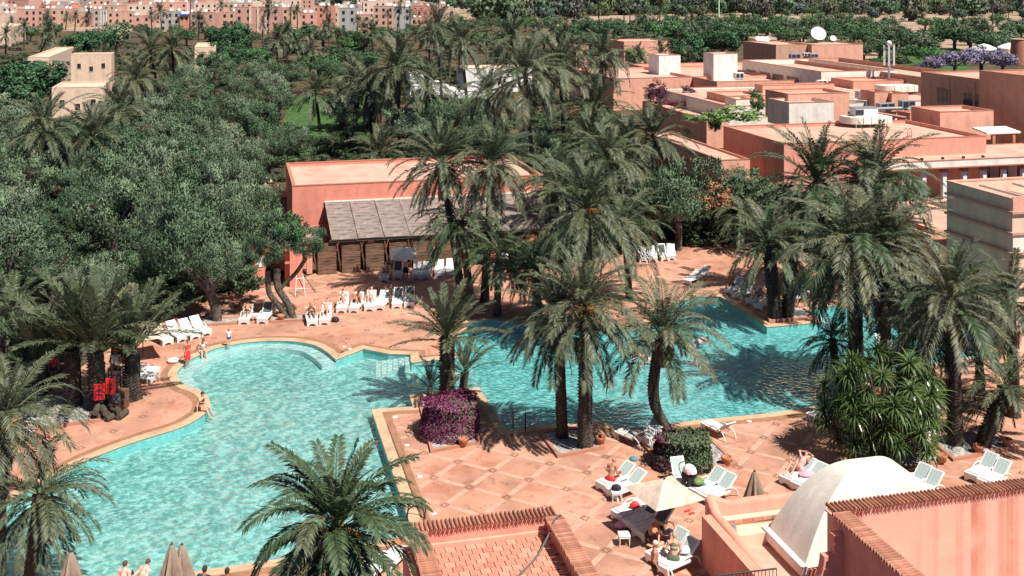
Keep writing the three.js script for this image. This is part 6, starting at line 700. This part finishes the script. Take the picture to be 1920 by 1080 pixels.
{ // red cross-marked boards and the attendant's chair under the palms
  const p = at(197, 772); const mk = (label, px, py, y, w, h, tilt) => { const g = thing('red_board', label, 'board', 'red boards under the palms', V(at(px, py).x, 0, at(px, py).z), tilt); mesh('panel', rbox(w, h, 0.06, 0.03, 0, y + h / 2, 0), M.red, g); put('bar', g, M.black, 0.04, h * 0.96, 0.03, 0, y + h / 2, 0.05); for (const k of [0.38, 0.62]) put('bar', g, M.black, w * 0.5, 0.035, 0.025, 0, y + h * k, 0.05); mesh('pole', cyl(V(0, 0, -0.06), V(0, y + h, -0.06), 0.025), M.dark, g); };
  mk('bright red board on a pole, upper of the two under the palms', 207, 775, 0.95, 0.55, 0.85, -0.15); mk('red board on a pole, lower and darker of the two under the palms', 186, 778, 0.75, 0.55, 0.85, 0.3);
  const c = thing('attendant_chair', 'high dark metal attendant chair under the palms', 'chair', null, at(217, 742), 0.1); for (const [x, z] of [[-0.35, 0.3], [0.35, 0.3], [-0.35, -0.3], [0.35, -0.3]]) mesh('leg', cyl(V(x, 0, z), V(x * 0.8, z < 0 ? 2.6 : 1.5, z * 0.8), 0.03), M.dark, c); put('seat', c, M.dark, 0.65, 0.06, 0.6, 0, 1.45, 0); put('backrest', c, M.dark, 0.62, 0.6, 0.04, 0, 2.3, -0.24); for (let k = 0; k < 3; k++) put('rung', c, M.dark, 0.62, 0.04, 0.04, 0, 0.4 + k * 0.4, 0.28);
  const s = thing('crate', 'dark wooden box with a crossed panel beside the red boards', 'box', null, at(222, 765), -0.1); put('body', s, M.wood, 0.9, 0.95, 0.6, 0, 0.475, 0); put('panel', s, M.zinc, 0.42, 0.5, 0.03, 0.05, 0.62, 0.32); for (const a of [-0.8, 0.8]) { const q = put('cross_bar', s, M.dark, 0.55, 0.025, 0.02, 0.05, 0.62, 0.345); q.rotation.z = a; }
  const st = thing('wood_stack', 'heap of cut palm trunk pieces at the foot of the palms', 'logs', null, at(205, 783)); for (let k = 0; k < 7; k++) { const l = mesh('log', tileLog.geo, M.trunk, st); l.position.set((k % 4) * 0.42 - 0.6, 0.16 + Math.floor(k / 4) * 0.28, (k % 3) * 0.12); l.rotation.set(0, 0.3 + k * 0.37, 0); }
}

// ------------------------------------------------------------------ people
const SKIN = [mat(0.62, 0.33, 0.23, 0.6), mat(0.42, 0.20, 0.12, 0.6), mat(0.72, 0.42, 0.33, 0.6), mat(0.25, 0.12, 0.075, 0.6)], HAIR = [mat(0.025, 0.018, 0.014, 0.7), mat(0.45, 0.33, 0.18, 0.8), mat(0.10, 0.055, 0.03, 0.7), mat(0.55, 0.52, 0.48, 0.8)], CLOTH = { black: M.black, red: M.red, pink: M.pinkCloth, white: M.white2, navy: mat(0.02, 0.03, 0.09, 0.8), green: mat(0.10, 0.14, 0.08, 0.9), teal: mat(0.05, 0.22, 0.24, 0.8) };
const J = (x, y, z) => V(x, y, z);
function pose(kind, o = {}) {
  const s = o.seat ?? 0.45, j = {}; let up, fw;
  const torso = (px, py, pz, lean, len = 0.5) => { up = V(0, Math.cos(lean), Math.sin(lean)); fw = V(0, -Math.sin(lean), Math.cos(lean)); j.pelvis = J(px, py, pz); j.chest = j.pelvis.clone().addScaledVector(up, 0.36); j.neck = j.pelvis.clone().addScaledVector(up, 0.56); j.head = j.neck.clone().addScaledVector(up, 0.17).addScaledVector(fw, 0.03); for (const [k, n] of [[1, 'L'], [-1, 'R']]) { j['sh' + n] = j.pelvis.clone().addScaledVector(up, 0.5).add(V(k * 0.19, 0, 0)); j['hip' + n] = j.pelvis.clone().add(V(k * 0.1, -0.03, 0)); } };
  const leg = (n, kx, ky, kz, ax, ay, az, tx = 0, ty = -0.05, tz = 0.17) => { j['kn' + n] = J(kx, ky, kz); j['an' + n] = J(ax, ay, az); j['to' + n] = J(ax + tx, ay + ty, az + tz); }, arm = (n, ex, ey, ez, hx, hy, hz) => { j['el' + n] = J(ex, ey, ez); j['ha' + n] = J(hx, hy, hz); };
  if (kind === 'stand') { torso(0, 0.95, 0, 0.03); leg('L', 0.11, 0.5, 0.03, 0.11, 0.08, 0); leg('R', -0.11, 0.5, 0.04, -0.12, 0.08, 0.02); arm('L', 0.27, 1.17, -0.03, 0.27, 0.93, 0.1); arm('R', -0.27, 1.17, -0.03, -0.26, 0.94, 0.12); }
  if (kind === 'bend') { torso(0, 0.93, -0.1, 0.75); leg('L', 0.11, 0.5, 0.0, 0.11, 0.08, -0.05); leg('R', -0.11, 0.5, 0.02, -0.12, 0.08, 0); arm('L', 0.24, 1.0, 0.34, 0.15, 0.8, 0.45); arm('R', -0.24, 1.0, 0.34, -0.12, 0.78, 0.46); }
  if (kind === 'sit') { torso(0, s + 0.1, 0, o.lean ?? 0.12); leg('L', 0.13, s + 0.1, 0.44, 0.13, s - 0.34, 0.46); leg('R', -0.13, s + 0.1, 0.44, -0.14, s - 0.34, 0.44); arm('L', 0.27, s + 0.36, 0.1, 0.2, s + 0.18, 0.3); arm('R', -0.27, s + 0.36, 0.1, -0.2, s + 0.18, 0.3); }
  if (kind === 'edge') { torso(0, s + 0.1, 0, o.lean ?? 0.1); leg('L', 0.12, s + 0.14, 0.42, 0.12, s - 0.2, 0.62, 0, -0.08, 0.14); leg('R', -0.12, s + 0.12, 0.42, -0.13, s - 0.22, 0.58, 0, -0.08, 0.14); arm('L', 0.28, s + 0.32, -0.06, 0.3, s + 0.08, -0.02); arm('R', -0.28, s + 0.32, -0.06, -0.3, s + 0.08, -0.02); }
  if (kind === 'recline') { const b = o.back ?? 0.75; torso(0, s + 0.12, -0.15, -(Math.PI / 2 - b) * 0.92); if (o.knees) { leg('L', 0.13, s + 0.48, 0.2, 0.12, s + 0.1, 0.5); leg('R', -0.13, s + 0.42, 0.24, -0.12, s + 0.1, 0.58); } else { leg('L', 0.13, s + 0.16, 0.3, 0.14, s + 0.1, 0.74, 0, 0.13, 0.08); leg('R', -0.13, s + 0.15, 0.3, -0.14, s + 0.1, 0.74, 0, 0.13, 0.08); } const c = j.chest; if (o.arms === 'head') { arm('L', 0.36, j.head.y + 0.04, j.head.z + 0.06, 0.14, j.head.y + 0.06, j.head.z - 0.02); arm('R', -0.36, j.head.y + 0.02, j.head.z + 0.06, -0.14, j.head.y + 0.06, j.head.z - 0.02); } else { arm('L', 0.3, s + 0.26, -0.3, 0.26, s + 0.14, -0.02); arm('R', -0.3, s + 0.26, -0.3, -0.16, s + 0.3, 0.02); } }
  if (kind === 'knees') { torso(0, s + 0.1, -0.1, 0.55); leg('L', 0.14, s + 0.42, 0.26, 0.12, s + 0.07, 0.46); leg('R', -0.14, s + 0.4, 0.26, -0.12, s + 0.07, 0.5); arm('L', 0.27, s + 0.36, 0.22, 0.14, s + 0.2, 0.45); arm('R', -0.27, s + 0.36, 0.22, -0.14, s + 0.22, 0.45); }
  if (kind === 'swim') { torso(0, 0.02, -0.2, 1.25); leg('L', 0.11, -0.04, -0.6, 0.12, -0.1, -1.0, 0, -0.06, -0.14); leg('R', -0.11, -0.1, -0.6, -0.14, -0.16, -1.0, 0, -0.06, -0.14); arm('L', 0.38, 0.1, 0.45, 0.55, 0.0, 0.68); arm('R', -0.42, 0.1, 0.3, -0.7, 0.02, 0.42); }
  j.up = up; j.fw = fw; return j;
}
const BONES = [['pelvis', 'chest', 0.125, 0.14], ['chest', 'neck', 0.135, 0.065], ['neck', 'head', 0.055, 0.06], ['shL', 'shR', 0.075, 0.075], ['hipL', 'hipR', 0.115, 0.115], ...['L', 'R'].flatMap((n) => [['hip' + n, 'kn' + n, 0.092, 0.06], ['kn' + n, 'an' + n, 0.058, 0.038], ['an' + n, 'to' + n, 0.04, 0.03], ['sh' + n, 'el' + n, 0.055, 0.042], ['el' + n, 'ha' + n, 0.042, 0.03]])];
function fieldMesh(j, bones, res, blend, extra) {
  const lo = V(9, 9, 9), hi = V(-9, -9, -9); for (const [a, b] of bones) for (const k of [a, b]) { lo.min(j[k]); hi.max(j[k]); } lo.subScalar(0.22); hi.addScalar(0.26);
  const c = lo.clone().add(hi).multiplyScalar(0.5), half = Math.max(hi.x - lo.x, hi.y - lo.y, hi.z - lo.z) / 2, mc = new MarchingCubes(res, undefined, false, false, 60000), size = mc.size, hs = mc.halfsize, p = V(), ab = V(); mc.isolation = 0;
  const caps = bones.map(([a, b, r0, r1]) => ({ a: j[a], d: j[b].clone().sub(j[a]), r0, r1, l2: Math.max(1e-6, j[b].distanceToSquared(j[a])) }));
  for (let z = 0; z < size; z++) for (let y = 0; y < size; y++) for (let x = 0; x < size; x++) {
    p.set(c.x + (x - hs) / hs * half, c.y + (y - hs) / hs * half, c.z + (z - hs) / hs * half); let d = 1;
    for (const q of caps) { const dx = p.x - q.a.x, dy = p.y - q.a.y, dz = p.z - q.a.z, t = clamp((dx * q.d.x + dy * q.d.y + dz * q.d.z) / q.l2, 0, 1), e = Math.hypot(dx - q.d.x * t, dy - q.d.y * t, dz - q.d.z * t) - lerp(q.r0, q.r1, t), h = clamp(0.5 + 0.5 * (d - e) / blend, 0, 1); d = lerp(d, e, h) - blend * h * (1 - h); }
    if (extra) d = extra(p, d); mc.field[z * size * size + y * size + x] = -d;
  }
  mc.update(); const n = mc.count, P = new Float32Array(n * 3), N = new Float32Array(n * 3); for (let i = 0; i < n; i++) { P[i * 3] = c.x + mc.positionArray[i * 3] * half; P[i * 3 + 1] = c.y + mc.positionArray[i * 3 + 1] * half; P[i * 3 + 2] = c.z + mc.positionArray[i * 3 + 2] * half; for (let k = 0; k < 3; k++) N[i * 3 + k] = mc.normalArray[i * 3 + k]; }
  const g = new THREE.BufferGeometry(); g.setAttribute('position', new THREE.BufferAttribute(P, 3)); g.setAttribute('normal', new THREE.BufferAttribute(N, 3)); g.setAttribute('uv', new THREE.BufferAttribute(new Float32Array(n * 2), 2)); g.computeVertexNormals(); let m = g.clone(); m.deleteAttribute('normal'); m.deleteAttribute('uv'); m = mergeVertices(m, 1e-4); m.computeVertexNormals(); return m;
}
function person(label, px, py, kind, { turn = 0, size = 1, skin = 0, hair = 0, suit = 'black', top, seat, back, knees, arms, lean, fine = false, y = 0, hat, bald, skirt } = {}) {
  const j = pose(kind, { seat, back, knees, arms, lean }), g = thing('person', label, 'person', 'bathers', at(px, py), turn); g.position.y = y; g.scale.setScalar(size);
  const body = fieldMesh(j, BONES, fine ? 76 : 46, 0.05), q = new THREE.Quaternion().setFromRotationMatrix(new THREE.Matrix4().makeBasis(V(1, 0, 0), j.up, V(1, 0, 0).cross(j.up))), parts = [body];
  const headAt = (x, yy, z) => j.head.clone().add(V(x, yy, z).applyQuaternion(q)), put3 = (geo, x, yy, z) => geo.applyQuaternion(q).translate(...headAt(x, yy, z).toArray());
  parts.push(put3(new THREE.SphereGeometry(1, 16, 14).scale(0.078, 0.115, 0.096), 0, 0.02, 0.0), put3(new THREE.SphereGeometry(1, 10, 8).scale(0.055, 0.05, 0.06), 0, -0.06, 0.03), put3(new THREE.ConeGeometry(0.017, 0.045, 6).rotateX(0.35), 0, 0.0, 0.1));
  for (const s of [-1, 1]) parts.push(put3(new THREE.SphereGeometry(1, 8, 6).scale(0.012, 0.032, 0.02), s * 0.08, 0.01, -0.01));
  for (const n of ['L', 'R']) { const h = j['ha' + n], d = h.clone().sub(j['el' + n]).normalize(), sd = V(1, 0, 0).addScaledVector(d, -d.x).normalize(), s = n === 'L' ? -1 : 1, nn = d.clone().cross(sd); parts.push(new THREE.SphereGeometry(1, 8, 6).scale(0.042, 0.018, 0.05).applyQuaternion(new THREE.Quaternion().setFromRotationMatrix(new THREE.Matrix4().makeBasis(sd, nn, d))).translate(h.x + d.x * 0.05, h.y + d.y * 0.05, h.z + d.z * 0.05)); [0.07, 0.08, 0.076, 0.06].forEach((l, k) => { const a = h.clone().addScaledVector(d, 0.085).addScaledVector(sd, (k - 1.5) * 0.02), m = a.clone().addScaledVector(d, l * 0.55), e = m.clone().addScaledVector(d, l * 0.35).addScaledVector(nn, -l * 0.3); parts.push(cyl(a, m, 0.0095, 0.009, 5), cyl(m, e, 0.009, 0.007, 5)); }); const a = h.clone().addScaledVector(d, 0.02).addScaledVector(sd, s * 0.03); parts.push(cyl(a, a.clone().addScaledVector(d, 0.05).addScaledVector(sd, s * 0.035), 0.011, 0.009, 5)); }
  mesh('body', merged(parts), SKIN[skin], g);
  for (const s of [-1, 1]) mesh('eye', put3(new THREE.SphereGeometry(0.011, 6, 5), s * 0.03, 0.025, 0.086), HAIR[0], g);
  if (!bald) mesh('hair', put3(new THREE.SphereGeometry(1, 16, 10, 0, 6.2832, 0, 1.75).scale(0.088, 0.122, 0.108).rotateX(-0.5), 0, 0.03, -0.012), HAIR[hair], g);
  if (hat) mesh('hat', merged([put3(new THREE.CylinderGeometry(0.09, 0.11, 0.11, 14), 0, 0.13, 0), put3(new THREE.CylinderGeometry(0.22, 0.23, 0.015, 18), 0, 0.08, 0)]), hat, g);
  const cl = { ...j }; for (const n of ['L', 'R']) { cl['th' + n] = j['hip' + n].clone().lerp(j['kn' + n], skirt ? 0.95 : suit === 'shorts' ? 0.6 : 0.14); }
  const cloth = suit === 'shorts' ? CLOTH.black : CLOTH[suit]; cl.waist = j.pelvis.clone().lerp(j.chest, 0.15);
  mesh(skirt ? 'skirt' : 'swimwear', fieldMesh(cl, [['pelvis', 'waist', 0.14, 0.137], ['hipL', 'hipR', 0.13, 0.13], ...['L', 'R'].map((n) => ['hip' + n, 'th' + n, 0.108, skirt ? 0.12 : suit === 'shorts' ? 0.09 : 0.1])], 40, 0.05), cloth, g);
  if (top) { cl.mid = j.pelvis.clone().lerp(j.chest, top === 'bikini' ? 0.85 : 0.2); cl.c2 = j.pelvis.clone().lerp(j.chest, 1.12); mesh('top', fieldMesh(cl, top === 'bikini' ? [['mid', 'c2', 0.148, 0.145]] : [['mid', 'c2', 0.14, 0.15], ['shL', 'shR', 0.085, 0.085]], 36, 0.05), top === 'bikini' ? cloth : CLOTH[top], g); }
  return g;
}
const BED = 0.4;
person('bald tanned man sitting with his back turned on a lounger', 1145, 918, 'sit', { turn: 2.5, skin: 1, suit: 'red', seat: BED, bald: true, fine: true, lean: 0.35 });
person('tanned man in black shorts standing by the near loungers', 1227, 1105, 'stand', { turn: 1.5, skin: 1, suit: 'shorts', hair: 3, fine: true, size: 0.98 });
person('woman in a black swimsuit sitting beneath the open parasol', 1250, 1040, 'sit', { turn: -0.6, skin: 0, suit: 'black', top: 'black', seat: BED, fine: true });
person('blonde bather in green seen from behind on the nearest lounger', 1263, 1070, 'sit', { turn: 2.9, skin: 0, hair: 1, suit: 'green', top: 'bikini', seat: BED, fine: true, lean: 0.3 });
person('tanned bather leaning over the shaded lounger behind the standing man', 1222, 1025, 'knees', { turn: 0.9, skin: 1, hair: 2, suit: 'black', seat: BED });
person('woman in a pink bikini lying with bent knees', 1494, 901, 'recline', { turn: A1, skin: 0, suit: 'pink', top: 'bikini', seat: BED, back: 0.61, knees: true, arms: 'head', hair: 0, fine: true });
person('pale bare-backed man at the bottom edge, left of his friend', 232, 1104, 'edge', { turn: 2.9, skin: 2, suit: 'navy', seat: 0.02, fine: true, hair: 2 });
person('pale man leaning toward the water at the bottom edge', 262, 1102, 'edge', { turn: 2.6, skin: 2, suit: 'navy', seat: 0.02, lean: 0.5, fine: true, hair: 2 });
person('dark-haired swimmer in the water facing the two pale men', 248, 1078, 'sit', { turn: 0.1, skin: 0, suit: 'black', top: 'black', seat: -0.75, hair: 0, fine: true });
person('dark-haired person at the bottom edge right of the closed parasols', 381, 1130, 'sit', { turn: 2.9, skin: 3, suit: 'black', top: 'navy', seat: 0.3 });
person('person with dark hair at the bottom edge near the lush palm', 423, 1134, 'sit', { turn: 2.9, skin: 3, suit: 'black', top: 'black', seat: 0.3 });
person('girl in a red sarong standing in the shallow round end', 351, 683, 'stand', { turn: 0.9, size: 0.86, skin: 1, suit: 'red', top: 'bikini', skirt: true, hair: 2, y: -0.1 });
person('girl in pale swimwear sitting on the coping of the round end', 379, 661, 'edge', { turn: 0.5, skin: 0, suit: 'white', top: 'bikini', seat: 0.03, hair: 2, lean: 0.4 });
person('small child in a white shirt at the pool edge', 429, 650, 'stand', { turn: 0.2, size: 0.6, skin: 0, suit: 'navy', top: 'white', hair: 2 });
person('dark-haired woman sitting with legs stretched into the pool', 377, 770, 'edge', { turn: 1.25, skin: 0, suit: 'black', top: 'bikini', seat: 0.03, hair: 0 });
person('tanned bather on the lounger under the big olive', 462, 600, 'recline', { turn: 0.05, skin: 1, suit: 'black', seat: BED, back: 0.66 });
person('bather lying flat with one arm up, left of the black bag', 584, 603, 'recline', { turn: 0.25, skin: 1, suit: 'black', top: 'bikini', seat: BED, back: 0.5, hair: 1 });
person('bather sitting with knees up and hands at her face', 611, 600, 'recline', { turn: 0.05, skin: 0, suit: 'black', seat: BED, back: 0.9, knees: true, arms: 'head' });
person('pale man sitting upright on the first north-row lounger', 643, 578, 'sit', { turn: 0.05, skin: 2, suit: 'navy', seat: BED, hair: 2 });
person('dark bather bent over her knees on the second north-row lounger', 669, 577, 'knees', { turn: 0.5, skin: 1, suit: 'black', seat: BED, hair: 0 });
person('long-haired bather on the third north-row lounger', 695, 575, 'recline', { turn: 0, skin: 0, suit: 'white', top: 'bikini', seat: BED, back: 0.87, knees: true, hair: 2 });
person('dark person standing between the shaded north-row loungers', 732, 572, 'stand', { turn: 1.2, skin: 3, suit: 'black', top: 'black', size: 0.8 });
person('stooping man with a sunburnt back before the pavilion', 761, 527, 'bend', { turn: 3.0, skin: 2, suit: 'shorts', hair: 2 });
person('reading bather on the lounger by the pavilion post', 722, 522, 'recline', { turn: 0, skin: 0, suit: 'black', seat: BED, back: 0.52, knees: true });
person('bather in red right of the tall palms', 924, 502, 'sit', { turn: 0.4, skin: 2, suit: 'red', top: 'red', seat: BED });
person('swimmer with one arm out in the right-hand pool', 1312, 640, 'swim', { turn: 1.9, skin: 2, suit: 'navy', y: -0.1 });
person('swimmer half hidden by the tall palms', 1205, 668, 'swim', { turn: -1.7, skin: 2, suit: 'black', y: -0.1 });
person('shaded bather sitting on the first island-path lounger', 1372, 545, 'sit', { turn: -0.9, skin: 3, suit: 'black', seat: BED });
person('shaded bather turned away on the second island-path lounger', 1402, 552, 'sit', { turn: 2.4, skin: 1, suit: 'white', top: 'teal', seat: BED });
person('shaded bather lying on the third island-path lounger', 1424, 569, 'recline', { turn: -0.75, skin: 3, suit: 'black', seat: BED, back: 0.75, knees: true });
person('attendant in a straw-orange hat under the palms', 216, 740, 'sit', { turn: 0.3, skin: 1, suit: 'white', top: 'white', seat: 1.5, hat: M.orange });
person('person in orange half hidden in the bankside palms', 100, 720, 'stand', { turn: 0.6, skin: 1, suit: 'navy', top: 'red', size: 0.95 });
renderer.render(scene, camera);
